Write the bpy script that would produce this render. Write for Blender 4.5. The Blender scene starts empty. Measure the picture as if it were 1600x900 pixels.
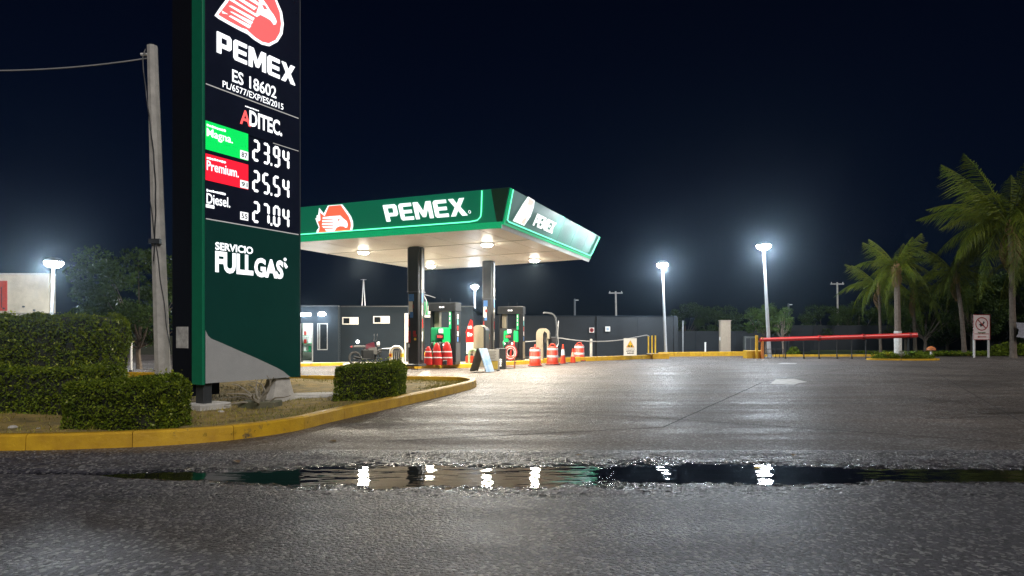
import bpy, bmesh, math, random
import numpy as np
from mathutils import Vector, Matrix, noise as mnoise

random.seed(7)
rng = np.random.default_rng(11)
R = math.radians
scene = bpy.context.scene
COL = scene.collection

# ------------------------------------------------------------------ camera, sky, sun, exposure
CAM_H, FPX, HOR = 1.5, 1000.0, 522.0
cam_d = bpy.data.cameras.new('camera')
cam_d.sensor_width = 36.0
cam_d.lens = 36.0 * FPX / 1600.0
cam_d.shift_y = (HOR - 450.0) / 1600.0
cam_d.clip_end = 2000.0
cam = bpy.data.objects.new('camera', cam_d)
cam.location = (0, 0, CAM_H)
cam.rotation_euler = (R(90), 0, 0)
COL.objects.link(cam)
scene.camera = cam

SUN_EL, SUN_AZ = R(42), R(152)          # fill sun from behind and right of camera, added in place of street light
world = bpy.data.worlds.new('World')
scene.world = world
world.use_nodes = True
wn = world.node_tree
wn.nodes.clear()
w_out = wn.nodes.new('ShaderNodeOutputWorld')
w_bg = wn.nodes.new('ShaderNodeBackground')
w_sky = wn.nodes.new('ShaderNodeTexSky')
w_sky.sky_type = 'NISHITA'
w_sky.sun_disc = False
w_sky.sun_elevation = SUN_EL
w_sky.sun_rotation = SUN_AZ
w_mul = wn.nodes.new('ShaderNodeMix')
w_mul.data_type = 'RGBA'
w_mul.blend_type = 'MULTIPLY'
w_mul.inputs[0].default_value = 1.0
w_mul.inputs[7].default_value = (0.22, 0.42, 1.0, 1)
wn.links.new(w_sky.outputs[0], w_mul.inputs[6])
wn.links.new(w_mul.outputs[2], w_bg.inputs[0])
w_bg.inputs[1].default_value = 0.0005
wn.links.new(w_bg.outputs[0], w_out.inputs[0])

sun_d = bpy.data.lights.new('front_fill', 'SUN')
sun_d.energy = 0.5
sun_d.angle = R(25)
sun_d.color = (1.0, 0.95, 0.92)
sun = bpy.data.objects.new('front_fill', sun_d)
sdir = Vector((math.sin(SUN_AZ) * math.cos(SUN_EL), math.cos(SUN_AZ) * math.cos(SUN_EL), math.sin(SUN_EL)))
sun.rotation_euler = (-sdir).to_track_quat('-Z', 'Y').to_euler()
sun.location = sdir * 60
COL.objects.link(sun)

scene.view_settings.view_transform = 'Standard'
scene.view_settings.look = 'None'
scene.view_settings.gamma = 1.0
scene.view_settings.use_curve_mapping = False
scene.view_settings.exposure = 2.0
scene.cycles.use_denoising = True
scene.cycles.denoiser = 'OPENIMAGEDENOISE'
scene.cycles.denoising_input_passes = 'RGB_ALBEDO_NORMAL'
scene.cycles.denoising_prefilter = 'NONE'
scene.cycles.max_bounces = 5
scene.cycles.sample_clamp_indirect = 4.0
scene.cycles.use_light_tree = True

FLOOD_W, CANOPY_W = 700.0, 1050.0

# ------------------------------------------------------------------ helpers
def G(px, py, z=0.0):
    """ground point measured from a photograph position"""
    d = FPX * (CAM_H - z) / (py - HOR)
    return Vector(((px - 800) / FPX * d, d, z))

def P(px, py, d):
    return Vector(((px - 800) / FPX * d, d, CAM_H - (py - HOR) / FPX * d))

MATS = {}
def mat(name, col, rough=0.6, metal=0.0, var=0.12, scale=6.0, bump=0.0, bscale=40.0, emit=None, estr=0.0,
        col2=None, spec=0.5, alpha=None, transl=0.0, ior=None):
    if name in MATS:
        return MATS[name]
    m = bpy.data.materials.new(name)
    m.use_nodes = True
    nt = m.node_tree
    b = nt.nodes['Principled BSDF']
    tc = nt.nodes.new('ShaderNodeTexCoord')
    nz = nt.nodes.new('ShaderNodeTexNoise')
    nz.inputs['Scale'].default_value = scale
    nz.inputs['Detail'].default_value = 6
    nz.inputs['Roughness'].default_value = 0.62
    nt.links.new(tc.outputs['Object'], nz.inputs['Vector'])
    rp = nt.nodes.new('ShaderNodeValToRGB')
    rp.color_ramp.elements[0].position = 0.3
    rp.color_ramp.elements[1].position = 0.72
    c = Vector(col)
    lo = c * (1 - var) if col2 is None else Vector(col2)
    hi = Vector([min(1, v * (1 + var)) for v in col]) if col2 is None else c
    rp.color_ramp.elements[0].color = (*lo, 1)
    rp.color_ramp.elements[1].color = (*hi, 1)
    nt.links.new(nz.outputs[0], rp.inputs[0])
    nt.links.new(rp.outputs[0], b.inputs['Base Color'])
    b.inputs['Roughness'].default_value = rough
    b.inputs['Metallic'].default_value = metal
    b.inputs['Specular IOR Level'].default_value = spec
    if ior:
        b.inputs['IOR'].default_value = ior
    if bump:
        n2 = nt.nodes.new('ShaderNodeTexNoise')
        n2.inputs['Scale'].default_value = bscale
        n2.inputs['Detail'].default_value = 5
        nt.links.new(tc.outputs['Object'], n2.inputs['Vector'])
        bp = nt.nodes.new('ShaderNodeBump')
        bp.inputs['Strength'].default_value = bump
        bp.inputs['Distance'].default_value = 0.02
        nt.links.new(n2.outputs[0], bp.inputs['Height'])
        nt.links.new(bp.outputs[0], b.inputs['Normal'])
    if emit is not None:
        b.inputs['Emission Color'].default_value = (*emit, 1)
        b.inputs['Emission Strength'].default_value = estr
    if transl:
        tr = nt.nodes.new('ShaderNodeBsdfTranslucent')
        nt.links.new(rp.outputs[0], tr.inputs[0])
        mx = nt.nodes.new('ShaderNodeMixShader')
        mx.inputs[0].default_value = transl
        out = [n for n in nt.nodes if n.type == 'OUTPUT_MATERIAL'][0]
        nt.links.new(b.outputs[0], mx.inputs[1])
        nt.links.new(tr.outputs[0], mx.inputs[2])
        nt.links.new(mx.outputs[0], out.inputs[0])
    MATS[name] = m
    return m

def tag(o, label=None, cat=None, group=None, kind=None):
    if label: o['label'] = label
    if cat: o['category'] = cat
    if group: o['group'] = group
    if kind: o['kind'] = kind
    return o

def thing(name, label, cat, loc=(0, 0, 0), rz=0.0, group=None):
    o = bpy.data.objects.new(name, None)
    o.empty_display_size = 0.2
    o.location = loc
    o.rotation_euler = (0, 0, rz)
    COL.objects.link(o)
    return tag(o, label, cat, group)

class MB:
    """collects shapes into one mesh"""
    def __init__(self):
        self.v, self.f = [], []
    def add(self, vs, fs):
        n = len(self.v)
        self.v += [tuple(p) for p in vs]
        self.f += [tuple(i + n for i in q) for q in fs]
        return self
    def box(self, c, s, rz=0.0, bev=0.0):
        x, y, z = s[0] / 2, s[1] / 2, s[2] / 2
        if bev <= 0:
            vs = [(-x, -y, -z), (x, -y, -z), (x, y, -z), (-x, y, -z), (-x, -y, z), (x, -y, z), (x, y, z), (-x, y, z)]
            fs = [(0, 3, 2, 1), (4, 5, 6, 7), (0, 1, 5, 4), (1, 2, 6, 5), (2, 3, 7, 6), (3, 0, 4, 7)]
        else:
            b = bev
            ring = [(-x + b, -y), (x - b, -y), (x, -y + b), (x, y - b), (x - b, y), (-x + b, y), (-x, y - b), (-x, -y + b)]
            rin = [(px * (x - b) / x, py * (y - b) / y) for px, py in ring]
            vs = [(p[0], p[1], -z) for p in ring] + [(p[0], p[1], z - b) for p in ring] + [(p[0], p[1], z) for p in rin]
            fs = [tuple(range(7, -1, -1)), tuple(range(16, 24))]
            for k in range(2):
                for i in range(8):
                    j = (i + 1) % 8
                    fs.append((k * 8 + i, k * 8 + j, k * 8 + 8 + j, k * 8 + 8 + i))
        cs, sn = math.cos(rz), math.sin(rz)
        return self.add([(c[0] + p[0] * cs - p[1] * sn, c[1] + p[0] * sn + p[1] * cs, c[2] + p[2]) for p in vs], fs)
    def bx(self, x0, x1, y0, y1, z0, z1, bev=0.0):
        return self.box(((x0 + x1) / 2, (y0 + y1) / 2, (z0 + z1) / 2), (x1 - x0, y1 - y0, z1 - z0), 0, bev)
    def tube(self, pts, r, n=8, cap=True):
        pts = [Vector(p) for p in pts]
        rs = r if isinstance(r, (list, tuple)) else [r] * len(pts)
        base = []
        prev = None
        for i, p in enumerate(pts):
            t = (pts[min(i + 1, len(pts) - 1)] - pts[max(i - 1, 0)]).normalized()
            if prev is None:
                a = Vector((0, 0, 1)) if abs(t.z) < 0.9 else Vector((1, 0, 0))
                u = t.cross(a).normalized()
            else:
                u = (prev - t * prev.dot(t)).normalized()
            prev = u
            w = t.cross(u)
            base += [p + (u * math.cos(2 * math.pi * k / n) + w * math.sin(2 * math.pi * k / n)) * rs[i] for k in range(n)]
        fs = []
        for i in range(len(pts) - 1):
            for k in range(n):
                l = (k + 1) % n
                fs.append((i * n + k, i * n + l, (i + 1) * n + l, (i + 1) * n + k))
        if cap:
            fs.append(tuple(range(n - 1, -1, -1)))
            fs.append(tuple(range((len(pts) - 1) * n, len(pts) * n)))
        return self.add(base, fs)
    def lathe(self, prof, n=20, c=(0, 0, 0), M=None):
        vs, fs = [], []
        for (r, z) in prof:
            for k in range(n):
                a = 2 * math.pi * k / n
                p = Vector((r * math.cos(a), r * math.sin(a), z))
                if M: p = M @ p
                vs.append(p + Vector(c))
        for i in range(len(prof) - 1):
            for k in range(n):
                l = (k + 1) % n
                fs.append((i * n + k, i * n + l, (i + 1) * n + l, (i + 1) * n + k))
        fs.append(tuple(range(n - 1, -1, -1)))
        fs.append(tuple(range((len(prof) - 1) * n, len(prof) * n)))
        return self.add(vs, fs)
    def prism(self, poly, d, fr):
        """poly in 2D, extruded by d; fr maps (a, b, depth) to a point"""
        ar = sum(poly[i][0] * poly[(i + 1) % len(poly)][1] - poly[(i + 1) % len(poly)][0] * poly[i][1] for i in range(len(poly)))
        if ar < 0: poly = poly[::-1]
        n = len(poly)
        vs = [fr(a, b, 0.0) for a, b in poly] + [fr(a, b, d) for a, b in poly]
        fs = [tuple(range(n - 1, -1, -1)), tuple(range(n, 2 * n))]
        fs += [(i, (i + 1) % n, n + (i + 1) % n, n + i) for i in range(n)]
        return self.add(vs, fs)
    def mesh(self, name, smooth=False):
        me = bpy.data.meshes.new(name)
        me.from_pydata(self.v, [], self.f)
        bm = bmesh.new(); bm.from_mesh(me)
        bmesh.ops.recalc_face_normals(bm, faces=bm.faces)
        bm.to_mesh(me); bm.free()
        if smooth:
            me.shade_smooth()
            try: me.set_sharp_from_angle(angle=R(40))
            except Exception: pass
        return me
    def build(self, name, m, parent=None, smooth=False):
        return link(name, self.mesh(name, smooth), m, parent)

def link(name, me, m, parent=None):
    if m is not None and not me.materials:
        me.materials.append(m)
    o = bpy.data.objects.new(name, me)
    COL.objects.link(o)
    if parent is not None: o.parent = parent
    return o

def copy_tree(o, parent=None):
    c = o.copy()
    COL.objects.link(c)
    c.parent = parent
    for ch in list(o.children):
        copy_tree(ch, c)
    return c

def text_obj(name, s, fr, a0, a1, b0, b1, d, m, parent, bold=0.0):
    """flat lettering fitted into the box a0..a1, b0..b1 of frame fr, raised by d"""
    cu = bpy.data.curves.new('t', 'FONT')
    cu.body = s
    cu.size = 1.0
    cu.offset = bold
    cu.resolution_u = 3
    to = bpy.data.objects.new('t', cu)
    me = bpy.data.meshes.new_from_object(to)
    bpy.data.objects.remove(to); bpy.data.curves.remove(cu)
    co = [v.co.copy() for v in me.vertices]
    x0 = min(c.x for c in co); x1 = max(c.x for c in co); y0 = min(c.y for c in co); y1 = max(c.y for c in co)
    for v, c in zip(me.vertices, co):
        v.co = Vector(fr(a0 + (c.x - x0) / (x1 - x0) * (a1 - a0), b0 + (c.y - y0) / (y1 - y0) * (b1 - b0), d))
    me.name = name
    return link(name, me, m, parent)

def small_print(fr, a0, a1, b0, b1, d, m, parent, n=9):
    """a line of print too small to read: one strip with an uneven upper and lower edge"""
    H = b1 - b0; up, lo = [], []
    for k in range(n):
        x0, x1 = a0 + (a1 - a0) * k / n, a0 + (a1 - a0) * (k + .72) / n
        h = b1 - H * random.choice((0, .12, .22)); l_ = b0 + H * random.choice((0, .1, .15)); mid = a0 + (a1 - a0) * (k + 1) / n
        up += [(x0, h), (x1, h), (x1 + .001, b0 + H * .62), (mid - .001, b0 + H * .62)]; lo += [(x0, l_), (x1, l_), (x1 + .001, b0 + H * .4), (mid - .001, b0 + H * .4)]
    poly = lo + up[::-1]
    return MB().prism(poly, .0015, lambda a, b, dd: fr(a, b, d + dd)).build('small_print', m, parent)

def leaves_mesh(name, centers, size, up=0.3, jitter=0.35, fold=0.25, normals=None, flat=None):
    """many small diamond leaves, one mesh"""
    n = len(centers)
    c = np.asarray(centers, float)
    d = rng.normal(size=(n, 3)); d[:, 2] += up
    if normals is not None: d += normals * 0.9
    d /= np.linalg.norm(d, axis=1)[:, None]
    t = rng.normal(size=(n, 3))
    t -= d * (t * d).sum(1)[:, None]
    t /= np.linalg.norm(t, axis=1)[:, None] + 1e-9
    w = np.cross(d, t)
    L = size * (1 + jitter * rng.normal(size=n)).clip(0.4, 2)
    W = L * 0.5
    v = np.empty((n, 4, 3))
    v[:, 0] = c - t * L[:, None] * .5
    v[:, 1] = c + w * W[:, None] * .5 + d * (fold * W)[:, None]
    v[:, 2] = c + t * L[:, None] * .5
    v[:, 3] = c - w * W[:, None] * .5 + d * (fold * W)[:, None]
    return quads_mesh(name, v.reshape(-1, 3), n)

def quads_mesh(name, v, n):
    me = bpy.data.meshes.new(name)
    me.vertices.add(len(v)); me.vertices.foreach_set('co', v.astype(np.float32).ravel())
    me.loops.add(4 * n); me.loops.foreach_set('vertex_index', np.arange(4 * n, dtype=np.int32))
    me.polygons.add(n); me.polygons.foreach_set('loop_start', np.arange(0, 4 * n, 4, dtype=np.int32))
    me.polygons.foreach_set('loop_total', np.full(n, 4, dtype=np.int32))
    me.update(calc_edges=True)
    return me

def grid_mesh(name, X, Y, Z):
    ny, nx = X.shape
    me = bpy.data.meshes.new(name)
    v = np.stack([X, Y, Z], -1).reshape(-1, 3)
    idx = np.arange(nx * ny).reshape(ny, nx)
    q = np.stack([idx[:-1, :-1], idx[:-1, 1:], idx[1:, 1:], idx[1:, :-1]], -1).reshape(-1, 4)
    n = len(q)
    me.vertices.add(len(v)); me.vertices.foreach_set('co', v.astype(np.float32).ravel())
    me.loops.add(4 * n); me.loops.foreach_set('vertex_index', q.astype(np.int32).ravel())
    me.polygons.add(n); me.polygons.foreach_set('loop_start', np.arange(0, 4 * n, 4, dtype=np.int32))
    me.polygons.foreach_set('loop_total', np.full(n, 4, dtype=np.int32))
    me.update(calc_edges=True)
    me.shade_smooth()
    return me

def vnoise(x, y, s, seed):
    """smooth value noise on arrays"""
    g = np.random.default_rng(seed).random((256, 256))
    u, v = x * s + 91.3, y * s + 47.7
    i, j = np.floor(u).astype(int), np.floor(v).astype(int)
    fu, fv = u - i, v - j
    fu = fu * fu * (3 - 2 * fu); fv = fv * fv * (3 - 2 * fv)
    a = g[j % 256, i % 256]; b = g[j % 256, (i + 1) % 256]; c = g[(j + 1) % 256, i % 256]; d = g[(j + 1) % 256, (i + 1) % 256]
    return (a * (1 - fu) + b * fu) * (1 - fv) + (c * (1 - fu) + d * fu) * fv - 0.5

def catmull(pts, n):
    out = []
    for i in range(len(pts) - 1):
        p0 = Vector(pts[max(i - 1, 0)]); p1 = Vector(pts[i]); p2 = Vector(pts[i + 1]); p3 = Vector(pts[min(i + 2, len(pts) - 1)])
        for k in range(n):
            t = k / n
            out.append(0.5 * ((2 * p1) + (p2 - p0) * t + (2 * p0 - 5 * p1 + 4 * p2 - p3) * t * t + (3 * p1 - p0 - 3 * p2 + p3) * t ** 3))
    out.append(Vector(pts[-1]))
    return out

def resample(pts, step):
    out = [pts[0].copy()]; acc = 0
    for a, b in zip(pts, pts[1:]):
        L = (b - a).length
        s = step - acc
        while s < L:
            out.append(a.lerp(b, s / L)); s += step
        acc = (acc + L) % step
    return out

# ------------------------------------------------------------------ materials of the place
def asphalt(name, base, tint, wet=False, grain=1.0):
    m = bpy.data.materials.new(name); m.use_nodes = True
    nt = m.node_tree; N = nt.nodes; L = nt.links
    b = N['Principled BSDF']
    tc = N.new('ShaderNodeTexCoord')
    def noi(s, det=4, ro=.6, st=None):
        n = N.new('ShaderNodeTexNoise'); n.inputs['Scale'].default_value = s; n.inputs['Detail'].default_value = det
        n.inputs['Roughness'].default_value = ro
        if st:
            mp = N.new('ShaderNodeMapping'); mp.inputs['Scale'].default_value = st
            L.new(tc.outputs['Object'], mp.inputs[0]); L.new(mp.outputs[0], n.inputs['Vector'])
        else: L.new(tc.outputs['Object'], n.inputs['Vector'])
        return n
    def ramp(src, p0, p1, c0, c1):
        r = N.new('ShaderNodeValToRGB'); r.color_ramp.elements[0].position = p0; r.color_ramp.elements[1].position = p1
        r.color_ramp.elements[0].color = (*c0, 1); r.color_ramp.elements[1].color = (*c1, 1)
        L.new(src, r.inputs[0]); return r
    def mixc(a, c, f, typ='MULTIPLY'):
        x = N.new('ShaderNodeMix'); x.data_type = 'RGBA'; x.blend_type = typ
        if isinstance(f, float): x.inputs[0].default_value = f
        else: L.new(f, x.inputs[0])
        L.new(a, x.inputs[6])
        if isinstance(c, tuple): x.inputs[7].default_value = (*c, 1)
        else: L.new(c, x.inputs[7])
        return x.outputs[2]
    big = noi(0.35, 5, .6, (1, 1.6, 1))
    streak = noi(0.8, 4, .6, (0.35, 2.2, 1))          # tyre streaks and runnels along the road
    c = ramp(big.outputs[0], .3, .7, [v * .72 for v in base], base).outputs[0]
    c = mixc(c, ramp(streak.outputs[0], .34, .62, (.55, .53, .53), (1.15, 1.15, 1.15)).outputs[0], 0.9)
    vor = N.new('ShaderNodeTexVoronoi'); vor.inputs['Scale'].default_value = 38.0
    L.new(tc.outputs['Object'], vor.inputs['Vector'])
    agg = ramp(vor.outputs['Color'], .05, .95, (.18, .18, .19), tint)
    c = mixc(c, agg.outputs[0], 0.75 * grain)
    vs2 = N.new('ShaderNodeSeparateColor'); L.new(vor.outputs['Color'], vs2.inputs[0])
    pale = ramp(vs2.outputs[1], .80, .84, (0, 0, 0), (1, 1, 1))
    pf_ = N.new('ShaderNodeMath'); pf_.operation = 'MULTIPLY'; L.new(pale.outputs[0], pf_.inputs[0]); pf_.inputs[1].default_value = .8 * grain
    c = mixc(c, (.42, .41, .40), pf_.outputs[0], 'MIX')
    oil = noi(1.7, 3, .5)
    blot = noi(.22, 6, .68, (1, 1.3, 1))
    c = mixc(c, ramp(blot.outputs[0], .40, .60, (.62, .60, .60), (1.12, 1.12, 1.12)).outputs[0], 0.9)
    c = mixc(c, ramp(oil.outputs[0], .24, .36, (.5, .5, .5), (1, 1, 1)).outputs[0], 0.7)
    L.new(c, b.inputs['Base Color'])
    fine = noi(120, 3, .6)
    hsum = N.new('ShaderNodeMath'); hsum.operation = 'MULTIPLY_ADD'
    L.new(vor.outputs['Distance'], hsum.inputs[0]); hsum.inputs[1].default_value = -1.1; L.new(fine.outputs[0], hsum.inputs[2])
    bp = N.new('ShaderNodeBump'); bp.inputs['Strength'].default_value = 1.0 * grain; bp.inputs['Distance'].default_value = 0.045
    L.new(hsum.outputs[0], bp.inputs['Height']); L.new(bp.outputs[0], b.inputs['Normal'])
    rr = ramp(streak.outputs[0], .3, .7, (.28,) * 3 if wet else (.34,) * 3, (.50,) * 3 if wet else (.66,) * 3)
    rough = rr.outputs[0]
    if wet:
        geo = N.new('ShaderNodeNewGeometry'); sp = N.new('ShaderNodeSeparateXYZ')
        L.new(geo.outputs['Position'], sp.inputs[0])
        mr = N.new('ShaderNodeMapRange'); mr.inputs[1].default_value = -0.024; mr.inputs[2].default_value = -0.004
        mr.inputs[3].default_value = 1; mr.inputs[4].default_value = 0
        L.new(sp.outputs[2], mr.inputs[0])
        c2 = mixc(c, (.45, .45, .47), mr.outputs[0])
        L.new(c2, b.inputs['Base Color'])
        rough = mixc(rr.outputs[0], (.10, .10, .10), mr.outputs[0], 'MIX')
    L.new(rough, b.inputs['Roughness'])
    b.inputs['Specular IOR Level'].default_value = 0.5 if wet else .4
    MATS[name] = m
    return m

M_ROAD = asphalt('road_asphalt', (.082, .080, .096), (3.0, 3.0, 3.05), wet=True)
M_LOT = asphalt('forecourt_concrete', (.155, .13, .11), (1.25, 1.22, 1.2), grain=.55)
M_DARKGROUND = mat('far_ground', (.05, .055, .03), .9, var=.4, scale=.3)
M_SOIL = mat('planter_soil', (.36, .25, .075), .95, var=.45, scale=2.6, bump=.8, bscale=25, col2=(.10, .085, .03))
M_YELLOW = mat('yellow_kerb_paint', (.68, .41, .018), .5, col2=(.47, .26, .016), scale=3.5, bump=.35, bscale=18)
def chips(m, c, sc, lo, hi):
    nt = m.node_tree; b = nt.nodes['Principled BSDF']; src = b.inputs['Base Color'].links[0].from_socket
    tc = nt.nodes.new('ShaderNodeTexCoord'); n = nt.nodes.new('ShaderNodeTexNoise'); n.inputs['Scale'].default_value = sc; n.inputs['Detail'].default_value = 8; n.inputs['Roughness'].default_value = .72
    rp = nt.nodes.new('ShaderNodeValToRGB'); rp.color_ramp.elements[0].position = lo; rp.color_ramp.elements[1].position = hi
    mx = nt.nodes.new('ShaderNodeMix'); mx.data_type = 'RGBA'; mx.inputs[7].default_value = (*c, 1)
    nt.links.new(tc.outputs['Object'], n.inputs['Vector']); nt.links.new(n.outputs[0], rp.inputs[0]); nt.links.new(rp.outputs[0], mx.inputs[0]); nt.links.new(src, mx.inputs[6]); nt.links.new(mx.outputs[2], b.inputs['Base Color'])
chips(M_YELLOW, (.11, .085, .05), 2.3, .60, .68)
M_LEAF = mat('hedge_leaf', (.22, .28, .015), .6, col2=(.04, .08, .007), scale=9, transl=.25, spec=.15)
M_LEAF_D = mat('tree_leaf', (.06, .10, .015), .6, spec=.2, col2=(.025, .05, .014), scale=2, transl=.2)
M_PALM = mat('palm_leaf', (.17, .19, .012), .55, spec=.2, col2=(.045, .085, .010), scale=1.3, transl=.2)
M_DRY = mat('dry_frond', (.22, .13, .05), .8, var=.3)
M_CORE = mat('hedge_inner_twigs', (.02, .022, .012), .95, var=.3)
M_BARK = mat('bark', (.14, .11, .085), .9, var=.35, scale=9, bump=.6, bscale=22)
M_WHITEWASH = mat('whitewash', (.62, .60, .56), .85, var=.2, scale=8, bump=.2)
M_CONC = mat('pole_concrete', (.62, .60, .55), .85, col2=(.40, .385, .355), scale=4, bump=.35, bscale=22)
M_STEEL = mat('galvanised_steel', (.42, .43, .44), .45, metal=.6, var=.15)
M_DARKSTEEL = mat('dark_steel', (.05, .055, .06), .5, metal=.2, var=.2)
M_BLACK = mat('black_plastic', (.018, .019, .021), .45, var=.2)
M_RUBBER = mat('rubber', (.02, .02, .02), .8, var=.2)
M_WHITE = mat('white_paint', (.72, .71, .68), .5, var=.08)
M_RED = mat('red_paint', (.34, .012, .010), .4, var=.12)
M_GREENP = mat('green_paint', (.01, .22, .085), .35, var=.1)
M_YEL = mat('yellow_paint', (.75, .50, .03), .45, var=.12)
M_ORANGE = mat('orange_plastic', (.46, .032, .008), .45, var=.1)
M_REFL = mat('white_reflective_band', (.55, .55, .56), .3, var=.06)
M_BEIGE = mat('beige_plastic', (.21, .185, .13), .5, var=.08)
M_GLASS = mat('dark_glass', (.012, .015, .018), .08, var=.1)

# ------------------------------------------------------------------ ground, road, forecourt
gm = MB().add([(-400, -40, -.12), (400, -40, -.12), (400, 600, -.12), (-400, 600, -.12)], [(0, 1, 2, 3)])
tag(gm.build('ground', M_DARKGROUND), 'dark open ground around the station', None, kind='structure')

def road_z(X, Y):
    yc = 6.93 + 0.06 * np.sin(X * .5) - 0.014 * X
    w = 0.45 * np.clip((X + 4.9) / 2.4, 0.12, 1.0) * (1 + .5 * vnoise(X, Y * 0, .45, 77))
    t = np.abs(Y - yc + .30 * vnoise(X, Y, .7, 3) + .14 * vnoise(X, Y, 2.6, 4)) / w
    dip = np.clip(1.35 - t, -.6, 1.0)
    z = -0.030 * np.clip(dip, 0, 1) - 0.012
    z = z + 0.010 * np.clip(t - 1.2, 0, 1.2)
    tail = np.clip((-X - 2.2) / 2.5, 0, 1)
    z = z + 0.013 * tail
    z = z + 0.016 * vnoise(X * .6, Y, 1.6, 5) + .016 * vnoise(X * .5, Y, 5.0, 6) + .010 * vnoise(X * .8, Y, 16, 8) + .011 * vnoise(X, Y, 40, 9)
    z = z + 0.020 * 2.0 * np.clip(vnoise(X * .35, Y * 1.6, 2.2, 21) - .06, 0, .3) * np.clip((X - 1.5) / 2.5, .25, 1)
    return z
xs = np.arange(-9.5, 9.51, 0.016); ys = np.arange(5.7, 8.31, 0.0145)
Xg, Yg = np.meshgrid(xs, ys)
Zg = road_z(Xg, Yg)
edge = np.clip(np.minimum((Yg - 5.7) / .25, (8.3 - Yg) / .25), 0, 1)
Zg = Zg * edge + (1 - edge) * 0.0
road = bpy.data.objects.new('road', None); COL.objects.link(road); tag(road, kind='structure')
ro1 = link('gutter_strip', grid_mesh('gutter_strip', Xg, Yg, Zg), M_ROAD, road)
rs = MB()
y_end = float(ys[-1]); x_end = float(xs[-1])
rs.add([(-60, -8, 0), (60, -8, 0), (60, 5.7, 0), (-60, 5.7, 0)], [(0, 1, 2, 3)])
rs.add([(-60, 5.7, 0), (-9.5, 5.7, 0), (-9.5, y_end, 0), (-60, y_end, 0)], [(0, 1, 2, 3)])
rs.add([(x_end, 5.7, 0), (60, 5.7, 0), (60, y_end, 0), (x_end, y_end, 0)], [(0, 1, 2, 3)])
rs.build('carriageway', M_ROAD, road)
# forecourt slab, with its front edge running along the gutter
fc = MB().add([(-60, y_end, 0), (60, y_end, 0), (60, 47, 0), (-60, 47, 0)], [(0, 1, 2, 3)])
tag(fc.build('forecourt', M_LOT), kind='structure')

# puddle water, lying in the dip of the gutter
M_WATER = bpy.data.materials.new('puddle_water'); M_WATER.use_nodes = True
_nt = M_WATER.node_tree; _b = _nt.nodes['Principled BSDF']
_b.inputs['Base Color'].default_value = (.006, .006, .007, 1)
_b.inputs['Roughness'].default_value = 0.015
_b.inputs['IOR'].default_value = 1.45
_tc = _nt.nodes.new('ShaderNodeTexCoord'); _mp = _nt.nodes.new('ShaderNodeMapping'); _mp.inputs['Scale'].default_value = (1.6, 5.5, 1)
_n = _nt.nodes.new('ShaderNodeTexNoise'); _n.inputs['Scale'].default_value = 1.1; _n.inputs['Detail'].default_value = 2.5
_bp = _nt.nodes.new('ShaderNodeBump'); _bp.inputs['Strength'].default_value = 0.3; _bp.inputs['Distance'].default_value = 0.02
_nt.links.new(_tc.outputs['Object'], _mp.inputs[0]); _nt.links.new(_mp.outputs[0], _n.inputs['Vector'])
_nt.links.new(_n.outputs[0], _bp.inputs['Height']); _nt.links.new(_bp.outputs[0], _b.inputs['Normal'])
pw = MB().add([(-6.4, 5.98, -.0265), (9.4, 5.98, -.0265), (9.4, 7.98, -.0265), (-6.4, 7.98, -.0265)], [(0, 1, 2, 3)])
tag(pw.build('puddle', M_WATER), kind='structure')

# fallen leaves and litter by the gutter
for k, (px, py, c_, lab) in enumerate(((1185, 729, (.5, .34, .03), 'yellow fallen leaf floating at the far edge of the puddle'), (1240, 712, (.2, .13, .05), 'brown fallen leaf on the concrete beyond the puddle'), (370, 722, (.16, .1, .05), 'curled brown leaf between kerb and puddle'),
        (905, 712, (.2, .12, .05), 'small brown leaf on the damp strip beyond the puddle'), (1010, 648, (.05, .05, .05), 'dark flattened scrap on the forecourt slab joint'), (520, 690, (.22, .14, .05), 'dry leaf lying near the planter kerb curve'))):
    g_ = G(px, py); q_ = .055 + .02 * (k % 3)
    lf = MB().add([(-q_, 0, .006), (0, -q_ * .5, .016), (q_, 0, .01), (0, q_ * .5, .02), (q_ * .1, 0, .004)], [(0, 1, 4), (1, 2, 4), (2, 3, 4), (3, 0, 4)]).build('fallen_leaf', mat('leaf_litter_%d' % k, c_, .6, var=.3))
    lf.location = g_; lf.rotation_euler = (0, 0, k * 1.1); tag(lf, lab, 'leaf')
    if k == 0: lf.location.z = -.026
# worn white markings and slab joints
M_MARK = mat('worn_road_paint', (.62, .62, .62), .6, col2=(.30, .29, .28), scale=5)
def sheet(name, pts, z, m, parent=None, kind='structure'):
    o = MB().add([(p[0], p[1], z) for p in pts], [tuple(range(len(pts)))]).build(name, m, parent)
    return tag(o, kind=kind)
a = [G(*p) for p in ((1203, 600), (1212, 593), (1240, 592), (1262, 597), (1248, 599), (1240, 601))]
tag(sheet('road_arrow', a, .004, M_MARK), 'worn white arrow head painted on the forecourt concrete', None)
a = [G(*p) for p in ((1214, 568.6), (1222, 567.2), (1246, 567.4), (1243, 568.8))]
sheet('road_marking', a, .004, M_MARK)
M_JOINT = mat('joint_sealant', (.045, .042, .04), .8)
def joint(p, q, w=.03):
    p, q = Vector(p), Vector(q); t = (q - p).normalized(); n = Vector((-t.y, t.x)) * w / 2
    n2 = 14; L, Rr = [], []
    for i in range(n2 + 1):
        c = p.lerp(q, i / n2) + n * random.uniform(-.8, .8)
        L.append(c + n); Rr.append(c - n)
    o = MB()
    vs = [(v.x, v.y, .003) for v in L + Rr]
    o.add(vs, [(i, i + 1, n2 + 2 + i, n2 + 1 + i) for i in range(n2)])
    tag(o.build('slab_joint', M_JOINT), kind='structure')
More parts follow.
